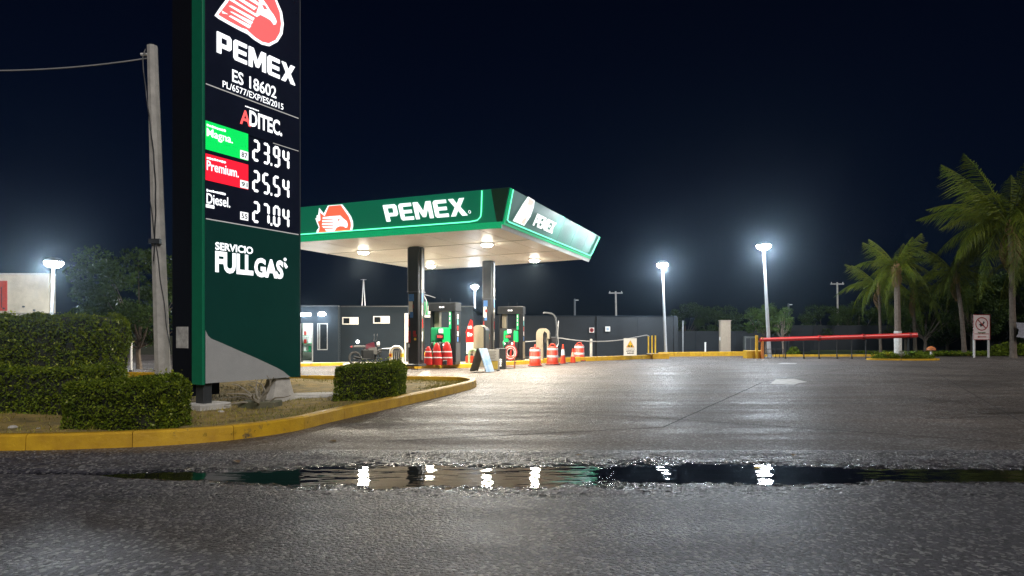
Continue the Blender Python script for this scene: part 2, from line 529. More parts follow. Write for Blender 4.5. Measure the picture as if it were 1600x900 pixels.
for p, q in (((1035, 668), (1192, 597)), ((1192, 597), (1330, 575)), ((760, 640), (1010, 652)), ((1010, 652), (1700, 700)), ((600, 690), (1035, 668))):
    joint(G(*p).xy, G(*q).xy)
j0, ju = Vector((2.4, 10.3)), Vector((5.4, 9.7)).normalized(); jv = Vector((-ju.y, ju.x))
for k in (-2, -1, 1, 2, 3): joint(j0 - jv * 5.2 * k + ju * (3 if k < 0 else -1), j0 - jv * 5.2 * k + ju * 26, .018)
for k in (1, 2, 3, 4): joint(j0 + ju * 5.6 * k + jv * (3 if k < 2 else 1), j0 + ju * 5.6 * k - jv * 24, .018)

# ------------------------------------------------------------------ planter: kerb, soil, grass
kp = [(-15, 8.0), (-9, 8.12), (-6.56, 8.2), (-5.5, 8.36), (-4.65, 8.62), (-3.95, 9.05), (-3.36, 9.87), (-2.94, 11.36), (-2.09, 14.0), (-1.35, 16.5), (-1.04, 17.9),
      (-1.1, 18.9), (-1.6, 19.6), (-3.0, 19.85), (-7.0, 20.3), (-15, 22.5)]
line = resample(catmull([(x, y, 0) for x, y in kp], 12), 0.25)
kerb = bpy.data.objects.new('planter_kerb', None); COL.objects.link(kerb); tag(kerb, kind='structure')
KH = 0.205
def nrm(i):
    t = (line[min(i + 1, len(line) - 1)] - line[max(i - 1, 0)]).normalized()
    return Vector((-t.y, t.x, 0))
def kerb_run(i0, i1):
    mb = MB(); prof = [(0.0, 0.0), (0.012, KH - .025), (.04, KH), (.16, KH), (.185, KH - .02), (.19, 0.0)]
    vs, fs = [], []; n = i1 - i0 + 1; k = len(prof)
    for j in range(n):
        i = i0 + j
        p = line[i].copy(); nn = nrm(i)
        t = (line[min(i + 1, len(line) - 1)] - line[max(i - 1, 0)]).normalized()
        if j == 0: p = p + t * .004
        if j == n - 1: p = p - t * .004
        for (u, z) in prof:
            wob = .006 * mnoise.noise((p.x * 2 + u * 9, p.y * 2, z * 5))
            vs.append(p + nn * (u + wob) + Vector((0, 0, z + wob * .6)))
    for j in range(n - 1):
        for q in range(k - 1):
            fs.append((j * k + q, (j + 1) * k + q, (j + 1) * k + q + 1, j * k + q + 1))
    fs.append(tuple(range(k))); fs.append(tuple(range((n - 1) * k, n * k))[::-1])
    return mb.add(vs, fs)
step = 5
for i0 in range(0, len(line) - 1, step):
    i1 = min(i0 + step, len(line) - 1)
    kerb_run(i0, i1).build('kerb_segment', M_YELLOW, kerb, smooth=True)
# soil sheet, a fan of cells between front and back line
inner = [line[i] + nrm(i) * .17 for i in range(len(line))]
half = max(range(len(inner)), key=lambda i: inner[i].x)
fr_, bk_ = inner[:half + 1], inner[half:][::-1]
def at_len(pts, t):
    f = t * (len(pts) - 1); i = min(int(f), len(pts) - 2); return pts[i].lerp(pts[i + 1], f - i)
nu, nv = 120, 60
SX = np.zeros((nv, nu)); SY = SX.copy()
for iu in range(nu):
    A_, B_ = at_len(fr_, iu / (nu - 1)), at_len(bk_, iu / (nu - 1))
    for iv in range(nv):
        p = A_.lerp(B_, iv / (nv - 1)); SX[iv, iu] = p.x; SY[iv, iu] = p.y
def soil_z(X, Y): return .10 + .10 * vnoise(X, Y, .5, 31) + .05 * vnoise(X, Y, 2.1, 33) + .02 * vnoise(X, Y, 8, 34)
tag(link('planter_soil', grid_mesh('planter_soil', SX, SY, np.minimum(soil_z(SX, SY), .17)), M_SOIL), kind='structure')
# grass and litter, too fine to count
M_GRASS = mat('dry_grass', (.42, .32, .04), .7, col2=(.10, .13, .025), scale=1.2)
pts = []
while len(pts) < 16000:
    iu, iv = rng.integers(0, nu - 1), rng.integers(0, nv - 1)
    x, y = SX[iv, iu] + rng.normal() * .06, SY[iv, iu] + rng.normal() * .12
    if float(vnoise(np.array([x]), np.array([y]), .8, 40)[0]) > rng.uniform(-.25, .35): pts.append((x, y))
pts = np.array(pts); gz = np.minimum(soil_z(pts[:, 0], pts[:, 1]), .17)
n = len(pts); h = rng.uniform(.02, .075, n); th = rng.uniform(0, 6.28, n); wd = .007
dx, dy = np.cos(th) * wd, np.sin(th) * wd
lx, ly = rng.normal(size=n) * .03, rng.normal(size=n) * .03
v = np.zeros((n, 4, 3))
v[:, 0] = np.stack([pts[:, 0] - dx, pts[:, 1] - dy, gz], 1); v[:, 1] = np.stack([pts[:, 0] + dx, pts[:, 1] + dy, gz], 1)
v[:, 2] = np.stack([pts[:, 0] + lx + dx * .2, pts[:, 1] + ly + dy * .2, gz + h], 1); v[:, 3] = np.stack([pts[:, 0] + lx - dx * .2, pts[:, 1] + ly - dy * .2, gz + h], 1)
gr = link('planter_grass', quads_mesh('planter_grass', v.reshape(-1, 3), n), M_GRASS)
tag(gr, 'sparse dry grass growing over the planter soil', 'grass', kind='stuff')
mh = thing('utility_cover', 'pale concrete utility cover lying in the planter soil behind the price sign', 'cover', G(487, 617, .12), R(20))
MB().bx(-.75, .75, -.45, .45, -.12, .015, .02).build('slab', M_CONC, mh)
MB().bx(-.55, .55, -.3, .3, .017, .03, .004).build('lid', M_CONC, mh)

# ------------------------------------------------------------------ clipped hedges
def hedge(label, x0, x1, y0, y1, z0, z1, count, size, rnd=.12, rz=0.0, amp=.07):
    cx, cy = (x0 + x1) / 2, (y0 + y1) / 2
    t = thing('clipped_hedge', label, 'hedge', (cx, cy, z0), rz)
    hx, hy, H = (x1 - x0) / 2, (y1 - y0) / 2, z1 - z0
    areas = np.array([2 * hx * H, 2 * hx * H, 2 * hy * H, 2 * hy * H, 4 * hx * hy]); pr = areas / areas.sum()
    f = rng.choice(5, count, p=pr); u = rng.uniform(-1, 1, count); w = rng.uniform(-1, 1, count)
    p = np.zeros((count, 3)); nn = np.zeros((count, 3))
    for k, (ax, sg) in enumerate(((1, -1), (1, 1), (0, -1), (0, 1))):
        s = f == k
        if ax == 1: p[s] = np.stack([u[s] * hx, np.full(s.sum(), sg * hy), (w[s] * .5 + .5) * H], 1)
        else: p[s] = np.stack([np.full(s.sum(), sg * hx), u[s] * hy, (w[s] * .5 + .5) * H], 1)
        nn[s, ax] = sg
    s = f == 4; p[s] = np.stack([u[s] * hx, w[s] * hy, np.full(s.sum(), H)], 1); nn[s, 2] = 1
    # rounded edges, lumpy outline, random depth
    q = np.array([hx, hy, H]); inn = np.maximum(q - rnd, .01)
    pc = p.copy(); pc[:, 2] -= 0
    core = np.clip(pc, -inn, inn); core[:, 2] = np.minimum(pc[:, 2], inn[2])
    d = pc - core; L = np.linalg.norm(d, axis=1); far = L > rnd
    pc[far] = core[far] + d[far] / L[far][:, None] * rnd
    lump = amp * 2 * (vnoise(pc[:, 0] + pc[:, 1] * .7, pc[:, 2] + pc[:, 1] * .5, 2.6, 61) + .6 * vnoise(pc[:, 0] - pc[:, 1], pc[:, 2] - pc[:, 1] * .3, 7, 62))
    pc += nn * (lump - np.abs(rng.normal(size=count)) * .06)[:, None]
    link('foliage', leaves_mesh('foliage', pc, size, up=.15, normals=nn), M_LEAF, t)
    sprig = rng.integers(0, count, max(90, count // 45))
    sp = pc[sprig] + nn[sprig] * rng.uniform(.01, .10, (len(sprig), 1)) + np.array([0, 0, .01])
    tag(link('new_shoots', leaves_mesh('new_shoots', sp, size * 1.15, up=.5), mat('new_leaf', (.30, .34, .025), .5, var=.25, transl=.25), t), kind='stuff')
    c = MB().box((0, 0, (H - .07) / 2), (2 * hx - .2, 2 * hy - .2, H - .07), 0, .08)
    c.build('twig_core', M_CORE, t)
    for k in range(max(3, int(hx * 4))):
        xx = -hx + .15 + (2 * hx - .3) * (k + .5) / max(3, int(hx * 4))
        MB().tube([(xx, random.uniform(-.1, .1), -.08), (xx + random.uniform(-.06, .06), random.uniform(-.1, .1), .2)], .018, 6).build('stem', M_BARK, t)
    return t
hedge('low boxy dark hedge planted right behind the yellow kerb beside the price sign', -6.5, -4.93, 9.12, 9.95, .06, .84, 22000, .036)
hedge('small cube shaped hedge standing alone near the planter tip', -3.72, -2.36, 13.2, 14.5, .06, .86, 17000, .040)
hedge('low lit hedge running out of view in front of the tall hedge', -14.0, -7.2, 11.0, 11.9, .06, .93, 40000, .048)
hedge('tall rounded hedge standing behind the lower hedges', -17.5, -9.75, 15.4, 16.5, .04, 1.98, 56000, .062, rnd=.3, amp=.1)

# bare branches by the sign leg
br = thing('dead_shrub', 'leafless tangled shrub growing below the lower edge of the price sign', 'shrub', (-4.92, 12.55, .08))
for k in range(15):
    a_ = random.uniform(0, 6.28); p = Vector((0, 0, 0)); d = Vector((math.cos(a_) * .7 - .3, math.sin(a_) * .5, random.uniform(.5, 1.1))).normalized()
    pl = [p.copy()]
    for s in range(6):
        d = (d + Vector((random.uniform(-.6, .6), random.uniform(-.4, .4), random.uniform(-.45, .3)))).normalized()
        p = p + d * random.uniform(.08, .15); p.z = max(p.z, .03); pl.append(p.copy())
    MB().tube(pl, [.028, .025, .02, .017, .014, .01, .007], 5).build('branch', mat('dead_wood', (.30, .27, .21), .9, var=.3), br)
MB().bx(-.42, .3, -.12, .35, -.1, .1, .02).build('concrete_block', mat('mossy_block', (.16, .15, .10), .9, col2=(.06, .07, .03), scale=5), br)
for k, (px, py, r_) in enumerate(((452, 622, .07), (420, 632, .05), (520, 625, .06), (345, 644, .05), (20, 668, .05), (60, 671, .04), (560, 633, .05))):
    g_ = G(px, py, .1)
    st = thing('loose_stone', ('loose stone beside the dead shrub and cover slab', 'loose stone in front of the dead shrub', 'loose stone between the cover slab and the small cube hedge', 'loose stone next to the price sign plinth', 'loose stone on bare soil behind the kerb left of the low hedge', 'smaller stone touching the low boxy hedge end', 'loose stone beside the small cube hedge base')[k], 'stone', g_, k, 'stones on the planter soil')
    ms = MB(); pr = [(r_ * .6, -.03), (r_, .0), (r_ * .85, r_ * .4), (r_ * .4, r_ * .62)]
    ms.lathe(pr, 7); o = ms.build('body', M_CONC, st); o.scale = (1.3, .8, 1)

# ------------------------------------------------------------------ price sign (pylon)
TH = math.atan2(2.0, 1.13)
PY0 = Vector((-5.78, 12.0, 0))
py_dir = Vector((math.cos(TH), math.sin(TH), 0)); py_n = Vector((math.sin(TH), -math.cos(TH), 0))
def pyl(px, py):
    """photo position on the sign face -> local (along, height)"""
    ray = Vector(((px - 800) / FPX, 1.0, -(py - HOR) / FPX))
    o = Vector((0, 0, CAM_H))
    t = (PY0 - o).dot(py_n) / ray.dot(py_n)
    p = o + ray * t
    return ((p - PY0).dot(py_dir), p.z)
PW = pyl(467.5, 522)[0]; PT = 9.6; PB = 0.57
pf = lambda a, b, d: (a, -d, b)             # frame on the face: raised towards -y
pylon = thing('price_sign', 'tall illuminated fuel price sign with green and grey lower panel', 'price sign', PY0, TH)
M_NAVY = mat('navy_panel', (.012, .016, .035), .25, var=.15, scale=2)
M_PGREEN = mat('sign_green_panel', (.004, .060, .047), .35, var=.08, scale=1.5)
M_PGREY = mat('sign_grey_panel', (.42, .43, .43), .45, var=.06)
M_PEDGE = mat('sign_green_edge', (.008, .20, .10), .35, var=.08)
def em(name, c, s): return mat(name, [min(.8, v) for v in c], .5, emit=c, estr=s, var=.02)
M_EW = em('lit_white', (.92, .95, 1.0), .36)
M_ER = em('lit_red', (1.0, .10, .10), .32)
M_EGREEN = em('lit_green_box', (.0, .62, .09), .26)
M_ERED = em('lit_red_box', (.9, .01, .03), .26)
M_EORANGE = em('lit_orange_red', (1.0, .14, .07), .26)
zl = {k: v for k, v in zip(('a', 'b', 'c', 'd'), (pyl(320, 131.5)[1], pyl(318, 190)[1], pyl(317, 341.5)[1], 0))}
# face panels (upper navy panels and lower green panel), each its own sheet metal cassette
def cass(name, z0, z1, m): return MB().bx(.012, PW - .004, -.03, .05, z0 + .006, z1 - .006, .006).build(name, m, pylon)
cass('face_panel', zl['a'], PT, M_NAVY); cass('face_panel', zl['b'], zl['a'], M_NAVY); cass('face_panel', zl['c'], zl['b'], M_NAVY); cass('face_panel', PB, zl['c'], M_PGREEN)
for z in (zl['a'], zl['c']): MB().bx(.02, PW - .05, -.036, -.031, z - .008, z + .012).build('divider_line', mat('divider_white', (.6, .6, .6), .4, emit=(1, 1, 1), estr=.05), pylon)
zz = zl['b']; MB().bx(pyl(425, 216)[0], PW - .05, -.036, -.031, zz - .006, zz + .008).build('divider_line', MATS['divider_white'], pylon)
MB().bx(-.02, PW, .05, .30, PB, PT).build('sign_body', M_DARKSTEEL, pylon)
MB().bx(-.045, .010, -.028, .30, PB - .02, PT, .01).build('edge_trim', M_PEDGE, pylon)
MB().bx(PW - .002, PW + .02, -.028, .30, PB - .02, PT, .005).build('edge_trim', M_DARKSTEEL, pylon)
MB().bx(-.03, .55, .302, .92, PB - .25, PT - .1).build('rear_column', mat('rear_navy', (.006, .007, .012), .6, spec=.15), pylon)
no = MB().bx(-.042, -.031, .42, .78, pyl(287, 545)[1], pyl(287, 510)[1]).build('notice_sheet', mat('notice_paper', (.72, .72, .68), .8, col2=(.36, .35, .34), scale=9), pylon)
# grey wedge on the lower panel
wp = [pyl(*p) for p in ((319.5, 599), (319.5, 516), (323, 524), (328, 529), (345, 536), (372, 548), (400, 560), (430, 574), (441, 580), (452, 585))]
wp[0] = (.013, PB + .004); wp[-1] = (wp[-1][0], PB + .004); wp[1] = (.013, wp[1][1])
MB().prism(wp, .004, lambda a, b, d: (a, -.031 - d, b)).build('grey_wedge', M_PGREY, pylon)
# lettering
D1 = .036
def ptext(name, s, x0, y0, x1, y1, m=M_EW, bold=.02, d=D1):
    """x0,y0 top-left corner and x1,y1 bottom-right corner measured on the face"""
    a0, b1 = pyl(x0, y0); a1, b0 = pyl(x1, y1)
    return text_obj(name, s, pf, a0, a1, b0, b1, d, m, pylon, bold)
GLY = {'P': [[(0, 0), (.25, 0), (.25, 1), (0, 1)], [(.25, .80), (.62, .80), (.62, .50), (.25, .50), (.25, .30), (.76, .30), (.87, .40), (.87, .90), (.76, 1), (.25, 1)]],
       'E': [[(.10, 0), (.84, 0), (.84, .19), (.25, .19), (.25, .405), (.80, .405), (.80, .595), (.25, .595), (.25, .81), (.84, .81), (.84, 1), (.10, 1), (0, .90), (0, .10)]],
       'M': [[(0, 0), (.23, 0), (.23, .62), (.48, .10), (.66, .10), (.91, .62), (.91, 0), (1.14, 0), (1.14, 1), (.84, 1), (.57, .42), (.30, 1), (0, 1)]],
       'X': [[(0, 0), (.29, 0), (.50, .33), (.71, 0), (1.02, 0), (.67, .51), (1.0, 1), (.70, 1), (.50, .69), (.31, 1), (.02, 1), (.34, .51)]]}
def block_word(name, fr, a0, a1, b0, b1, m, parent, base, thick=.02, sl=0.0):
    adv = {'P': 1.02, 'E': .98, 'M': 1.28, 'X': 1.05}
    tot = sum(adv[c] for c in 'PEMEX') - .03; x = 0
    for c in 'PEMEX':
        mb = MB()
        for poly in GLY[c]:
            mb.prism([(a0 + (x + u) / tot * (a1 - a0), b0 + v_ * (b1 - b0)) for u, v_ in poly], thick, lambda a, b, d: fr(a, b, base + d))
        mb.build(name, m, parent)
        x += adv[c]
a0, bt = pyl(337, 49); a1, bb = pyl(459, 129.5)
block_word('letter', pf, a0, a1, pyl(337, 82)[1], pyl(337, 49.5)[1], M_EW, pylon, .03)
ptext('lettering', 'ES 18602', 361, 108, 430, 155, bold=.016)
ptext('lettering', 'PL/6577/EXP/ES/2015', 346, 126, 441, 172.5, bold=.006)
ptext('lettering', 'A', 373, 170, 390, 199, M_ER, .02)
ptext('lettering', 'DITEC.', 388, 172, 439, 214, bold=.03)
(_a0, _b1), (_a1, _b0) = pyl(381, 165), pyl(403, 175)
small_print(pf, _a0, _a1, _b0, _b1, D1, M_EW, pylon)
# LED digits
SEG = {'0': 'abcdef', '1': 'bc', '2': 'abged', '3': 'abgcd', '4': 'fgbc', '5': 'afgcd', '6': 'afgedc', '7': 'abc', '8': 'abcdefg', '9': 'abcdfg'}
def digits(s, a0, a1, b0, b1):
    adv = (a1 - a0) / 4.25; w = adv * .74; H = b1 - b0; t = H * .125; x = a0
    def seg(p, q):
        p, q = Vector(p), Vector(q); d = (q - p).normalized(); n_ = Vector((-d.y, d.x)) * t / 2; e = d * t / 2; g = d * t * .08
        return [tuple(p + g), tuple(p + e + n_), tuple(q - e + n_), tuple(q - g), tuple(q - e - n_), tuple(p + e - n_)]
    for ch in s:
        mb = MB()
        if ch == '.':
            mb.prism([(x - adv * .16, b0), (x, b0), (x, b0 + t), (x - adv * .16, b0 + t)], .006, lambda a, b, d: (a, -.032 - d, b))
            mb.build('digit', M_EW, pylon); x += adv * .1; continue
        l, r, m_, lo, hi = x + t / 2, x + w - t / 2, (b0 + b1) / 2, b0 + t / 2, b1 - t / 2
        S = {'a': ((l, hi), (r, hi)), 'b': ((r, m_), (r, hi)), 'c': ((r, lo), (r, m_)), 'd': ((l, lo), (r, lo)), 'e': ((l, lo), (l, m_)), 'f': ((l, m_), (l, hi)), 'g': ((l, m_), (r, m_))}
        for k in SEG[ch]: mb.prism(seg(*S[k]), .006, lambda a, b, d: (a, -.032 - d, b))
        mb.build('digit', M_EW, pylon); x += adv
for s, y in (('23.94', 217), ('25.54', 265), ('27.04', 313.5)):
    a0, b1 = pyl(392.5, y); b0 = pyl(392.5, y + 34)[1]; a1 = pyl(456, 240)[0]
    digits(s, a0, a1, b0, b1)
# fuel boxes
def fuel(tl, bl, tr, m, word, small, num, wtop):
    (a0, b1), (_, b0), (a1, _) = pyl(*tl), pyl(*bl), pyl(*tr)
    a0 = max(a0, .014)
    if m: MB().bx(a0, a1, -.036, -.031, b0, b1).build('fuel_panel', m, pylon)
    H = b1 - b0
    d = .042 if m else .036
    small_print(pf, a0 + .02, a0 + .46 * (a1 - a0), b1 - H * .20, b1 - H * .11, d, M_EW, pylon, small)
    text_obj('lettering', word, pf, a0 + .02, a0 + wtop * (a1 - a0), b1 - H * .62, b1 - H * .25, d, M_EW, pylon, .014)
    nx = a0 + .80 * (a1 - a0)
    MB().bx(nx, a1 - .006, -.045, -.039, b0 + .01, b0 + H * .32).build('octane_plate', em('lit_plate', (.9, .93, .95), .30), pylon)
    text_obj('lettering', num, pf, nx + .02, a1 - .026, b0 + H * .07, b0 + H * .26, .0485, M_BLACK, pylon, .02)
fuel((318, 188), (318, 233), (386, 205), M_EGREEN, 'Magna.', 8, '87', .62)
fuel((318, 239.5), (318, 281), (386, 257), M_ERED, 'Premium.', 8, '91', .76)
fuel((318, 290), (318, 334), (386, 308), None, 'Diesel.', 10, '55', .56)
(a0, b1), (a1, _) = pyl(320, 319), pyl(333, 322)
MB().bx(a0, a1, -.0375, -.032, b1 - .06, b1).build('small_tag', M_EW, pylon)
# wordmark on the lower panel
ptext('lettering', 'SERVICIO', 334.5, 378, 393.5, 397.7, bold=.03)
ptext('lettering', 'FULL', 334.5, 392, 394, 431, bold=.045)
ptext('lettering', 'GAS', 395.5, 402, 441, 436.5, bold=.045)
(a, b) = pyl(443.5, 405.5)
MB().lathe([(.035, 0), (.035, .01)], 14, (a, -.034, b), Matrix.Rotation(R(90), 3, 'X')).build('wordmark_dot', M_EW, pylon)
MB().prism([pyl(*p) for p in ((441.5, 410), (444, 411), (447.5, 417), (445, 420), (442.5, 416))], .01, lambda a, b, d: (a, -.034 - d, b)).build('wordmark_dot', M_EW, pylon)
# emblem: outlined red drop with a white eagle head
def tr(pts): return [pyl(325 + x / 10.0, y / 10.0) for x, y in pts]
def layer(name, poly, m, base, fr=None, parent=None):
    fr = fr or (lambda a, b, d: (a, -base - d, b))
    return MB().prism(poly, .004, fr).build(name, m, parent or pylon)
layer('emblem_outline', tr([(85, 250), (180, 110), (265, 0), (330, -150), (430, -60), (540, -250), (640, -420), (760, -430), (900, -250), (1000, -110), (1060, 10), (1140, 200), (1165, 380), (1145, 540), (1070, 660), (940, 728), (820, 700), (700, 625), (600, 540), (480, 482), (300, 385), (150, 300)]), M_EW, .032)
layer('emblem_drop', tr([(140, 238), (205, 150), (292, 38), (345, -90), (440, 0), (580, -240), (665, -380), (745, -385), (870, -220), (970, -80), (1022, 0), (1100, 200), (1122, 380), (1100, 520), (1035, 630), (930, 682), (830, 660), (720, 590), (620, 500), (590, 470), (500, 440), (300, 335)]), M_ER, .037)
for k, q in enumerate(([(290, -5), (355, -5), (700, 210), (800, 235), (740, 272)], [(300, 100), (345, 98), (705, 290), (680, 332)], [(320, 190), (352, 190), (680, 350), (648, 395)], [(300, 260), (335, 250), (652, 412), (622, 452)],
         [(430, -10), (500, -10), (740, 130), (700, 165)], [(590, -10), (690, -10), (780, 60), (770, 100)], [(195, 175), (290, 232), (200, 215)])):
    layer('emblem_feather', tr(q), M_EW, .042)
layer('emblem_eagle', tr([(770, -40), (850, 20), (905, 95), (945, 165), (1000, 235), (1035, 300), (1050, 345), (1035, 388), (1005, 396), (985, 365), (960, 330), (890, 285), (810, 245), (735, 205), (760, 130), (790, 60), (760, 0)]), M_EW, .042)
layer('emblem_eye', tr([(818, 82), (868, 95), (905, 160), (850, 150)]), M_ER, .047)
# legs
for (x, y0, y1) in ((.10, 0.0, .26), (PW - .42, .0, .26)):
    MB().bx(x - .09, x + .09, y0 + .02, y1, .0, PB + .2, .01).build('leg', M_DARKSTEEL, pylon)
MB().bx(-.16, .5, -.14, .42, -.05, .19, .02).build('plinth', M_CONC, pylon)
MB().add([(PW - .75, -.05, 0), (PW - .12, -.05, 0), (PW - .12, .4, 0), (PW - .75, .4, 0), (PW - .6, .02, .56), (PW - .25, .02, .56), (PW - .25, .3, .56), (PW - .6, .3, .56)],
         [(0, 3, 2, 1), (4, 5, 6, 7), (0, 1, 5, 4), (1, 2, 6, 5), (2, 3, 7, 6), (3, 0, 4, 7)]).build('plinth', M_CONC, pylon)

# ------------------------------------------------------------------ leaning concrete utility pole
up = thing('utility_pole', 'leaning tapered concrete utility pole beside the price sign', 'utility pole', (-7.62, 14.0, .05))
b_ = Vector((0, 0, 0)); t_ = P(238, 72, 14.0) - Vector((-7.62, 14, .05))
MB().tube([b_, b_.lerp(t_, .5), t_], [.165, .14, .108], 8).build('shaft', M_CONC, up)
def wire(pts, r, name, m, par): return MB().tube(pts, r, 5).build(name, m, par)
cpts = [t_ * .985 + Vector((-.1, -.1, 0))]
for k in range(1, 26):
    f = k / 26; cpts.append(t_ * (.985 - f * .62) + Vector((-.02 - .11 * math.cos(f * 5) * (1 - f * .4), -.17 + .01 * math.sin(k * 1.7), .01 * math.sin(k * 2.3))))
wire(cpts, .014, 'down_cable', M_BLACK, up)
cp2 = [t_ * (.56 - .02 * k) + Vector((-.07 + .016 * k + .01 * math.sin(k), -.16, 0)) for k in range(22)]
wire(cp2, .011, 'down_cable', M_BLACK, up)
MB().bx(-.12, .12, -.19, -.10, t_.z * .44, t_.z * .44 + .10).build('strap', M_DARKSTEEL, up).location.x = t_.x * .44
MB().tube([t_ * .975 + Vector((-.24, -.02, 0)), t_ * .975 + Vector((-.1, -.02, 0))], .035, 8).build('insulator', M_WHITE, up)
oc = thing('overhead_cable', 'thin pale overhead cable sagging from the top of the concrete pole', 'cable', (0, 0, 0))
s0 = P(230, 91, 14.0); s1 = P(-90, 109, 13.6)
wire([s0.lerp(s1, k / 16) - Vector((0, 0, .22 * 4 * (k / 16) * (1 - k / 16) * .5)) for k in range(17)], .016, 'strand', mat('cable_sheath', (.3, .3, .3), .6), oc)

# ------------------------------------------------------------------ canopy
CA = Vector((-.37, 21.6, 0)); CRZ = R(-22.6)
CH = 5.2
canopy = thing('station_canopy', 'white soffit fuel station canopy with lit green fascia on two columns', 'canopy', CA, CRZ)
W_, DP = 10.7, 10.8
cA, cB, cC, cD = Vector((0, 0)), Vector((0, DP)), Vector((-10.35, 12.6)), Vector((-W_, 0))
M_SOFF = mat('soffit_sheet', (.86, .80, .69), .45, col2=(.80, .74, .63), scale=.8)
def bil(u, v_): return cD.lerp(cA, u).lerp(cC.lerp(cB, u), v_)
NP = 9
for k in range(NP):
    u0, u1 = k / NP + .0012, (k + 1) / NP - .0012
    q = [bil(u0, 0), bil(u1, 0), bil(u1, 1), bil(u0, 1)]
    zz = CH + (.0 if k % 2 else .003)
    MB().add([(p.x, p.y, zz) for p in q] + [(p.x, p.y, zz + .03) for p in q], [(0, 3, 2, 1), (4, 5, 6, 7), (0, 1, 5, 4), (1, 2, 6, 5), (2, 3, 7, 6), (3, 0, 4, 7)]).build('soffit_panel', M_SOFF, canopy)
# cross seams on the soffit
for v_ in (.33, .66):
    p, q = bil(0, v_), bil(1, v_); MB().tube([(p.x, p.y, CH - .004), (q.x, q.y, CH - .004)], .012, 4).build('soffit_seam', mat('seam', (.4, .36, .28), .6), canopy)
q = [cD, cA, cB, cC]
MB().add([(p.x, p.y, CH + .05) for p in q] + [(p.x, p.y, CH + 1.0) for p in q], [(0, 3, 2, 1), (4, 5, 6, 7), (0, 1, 5, 4), (1, 2, 6, 5), (2, 3, 7, 6), (3, 0, 4, 7)]).build('roof_deck', M_DARKSTEEL, canopy)
S_, FH = .50, 1.10
# front fascia frame: a from cD (0) to cA (W_), b up the slanted face
def ff(a, b, d):
    t = b / FH; e = S_ * t
    ln = math.hypot(S_, FH); nx_ = (-FH / ln, -S_ / ln)      # outward normal in (y, z)
    return (-W_ + a, -.06 - e + nx_[0] * d, CH - .02 + b + nx_[1] * d)
def rf(a, b, d):
    t = b / FH; e = S_ * t
    ln = math.hypot(S_, FH); nx_ = (FH / ln, -S_ / ln)
    return (.06 + e + nx_[0] * d, a, CH - .02 + b + nx_[1] * d)
M_FASC = em('backlit_green', (.0, .20, .105), .105)
M_FASC_D = mat('fascia_dark', (.015, .10, .065), .3)
M_NEON = em('neon_green', (.12, 1.0, .45), .55)
M_TRIMG = em('lit_green_trim', (.0, .42, .16), .16)
M_RFASC = mat('glossy_green_fascia', (.03, .16, .12), .42, var=.1, scale=1.0, emit=(.0, .17, .12), estr=.05)
NF = 5
for k in range(NF):
    a0, a1 = k * (W_ - .12) / NF + .003, (k + 1) * (W_ - .12) / NF - .003
    MB().prism([(a0, .10), (a1, .10), (a1 + (.0 if k < NF - 1 else .0), FH), (a0, FH)], .04, lambda a, b, d: ff(a, b, d - .04)).build('fascia_panel', M_FASC, canopy)
MB().prism([(W_ - .12, .02), (W_ + .05, .02), (W_ + .05 + S_ * .96, FH), (W_ - .12, FH)], .04, lambda a, b, d: ff(a, b, d - .044)).build('fascia_corner', M_FASC_D, canopy)
MB().prism([(-.2, -.10), (W_ + .03, -.10), (W_ + .07, .095), (-.2, .095)], .07, lambda a, b, d: ff(a, b, d - .05)).build('fascia_trim', M_TRIMG, canopy)
def neon(fr, pts, r=.02, name='neon_tube'):
    MB().tube([fr(a, b, .03) for a, b in pts], r, 6).build(name, M_NEON, canopy)
ne = [(.15, FH * .9), (.18, .4), (.30, .2), (.5, .17)] + [(W_ - 1.1, .17), (W_ - .80, .20), (W_ - .66, .30), (W_ - .60, .45), (W_ - .44, FH - .01)]
neon(ff, ne)
# right fascia
NR = 6
for k in range(NR):
    a0, a1 = k * DP / NR + (.12 if k == 0 else .006), (k + 1) * DP / NR - .006
    MB().prism([(a0, .10), (a1, .10), (a1, FH), (a0 - (S_ * .8 if k == 0 else 0), FH)], .04, lambda a, b, d: rf(a, b, d - .04)).build('fascia_panel', M_RFASC, canopy)
MB().prism([(.0, .06), (.13, .06), (-S_ * .78, FH), (-S_ * .96, FH)], .05, lambda a, b, d: rf(a, b, d - .035)).build('fascia_corner', M_TRIMG, canopy)
MB().prism([(.0, .02), (DP, .02), (DP, .095), (.0, .095)], .07, lambda a, b, d: rf(a, b, d - .05)).build('fascia_trim', M_TRIMG, canopy)
MB().prism([(-.02, -.13), (DP, -.13), (DP, .015), (-.02, .015)], .06, lambda a, b, d: rf(a, b, d - .06)).build('fascia_trim', M_WHITE, canopy)
neon(rf, [(-.33, FH - .01), (.14, .2), (.3, .16), (DP - .25, .16), (DP - .1, .3), (DP - .02, FH - .02)])
# unseen area lights added to whiten the top of the side fascia
for k in range(3):
    ld = bpy.data.lights.new('fascia_wash', 'AREA'); ld.shape = 'RECTANGLE'; ld.size = 2.2; ld.size_y = .04; ld.energy = 22.0; ld.color = (.9, 1, 1)
    lo = bpy.data.objects.new('fascia_wash', ld); COL.objects.link(lo); lo.parent = canopy
    pz = Vector(rf(5.0 + k * 2.3, FH + .10, .16)); tgt = Vector(rf(5.0 + k * 2.3, FH - .5, .0))
    lo.location = pz; lo.rotation_euler = (tgt - pz).to_track_quat('-Z', 'X').to_euler()
    lo.visible_camera = False
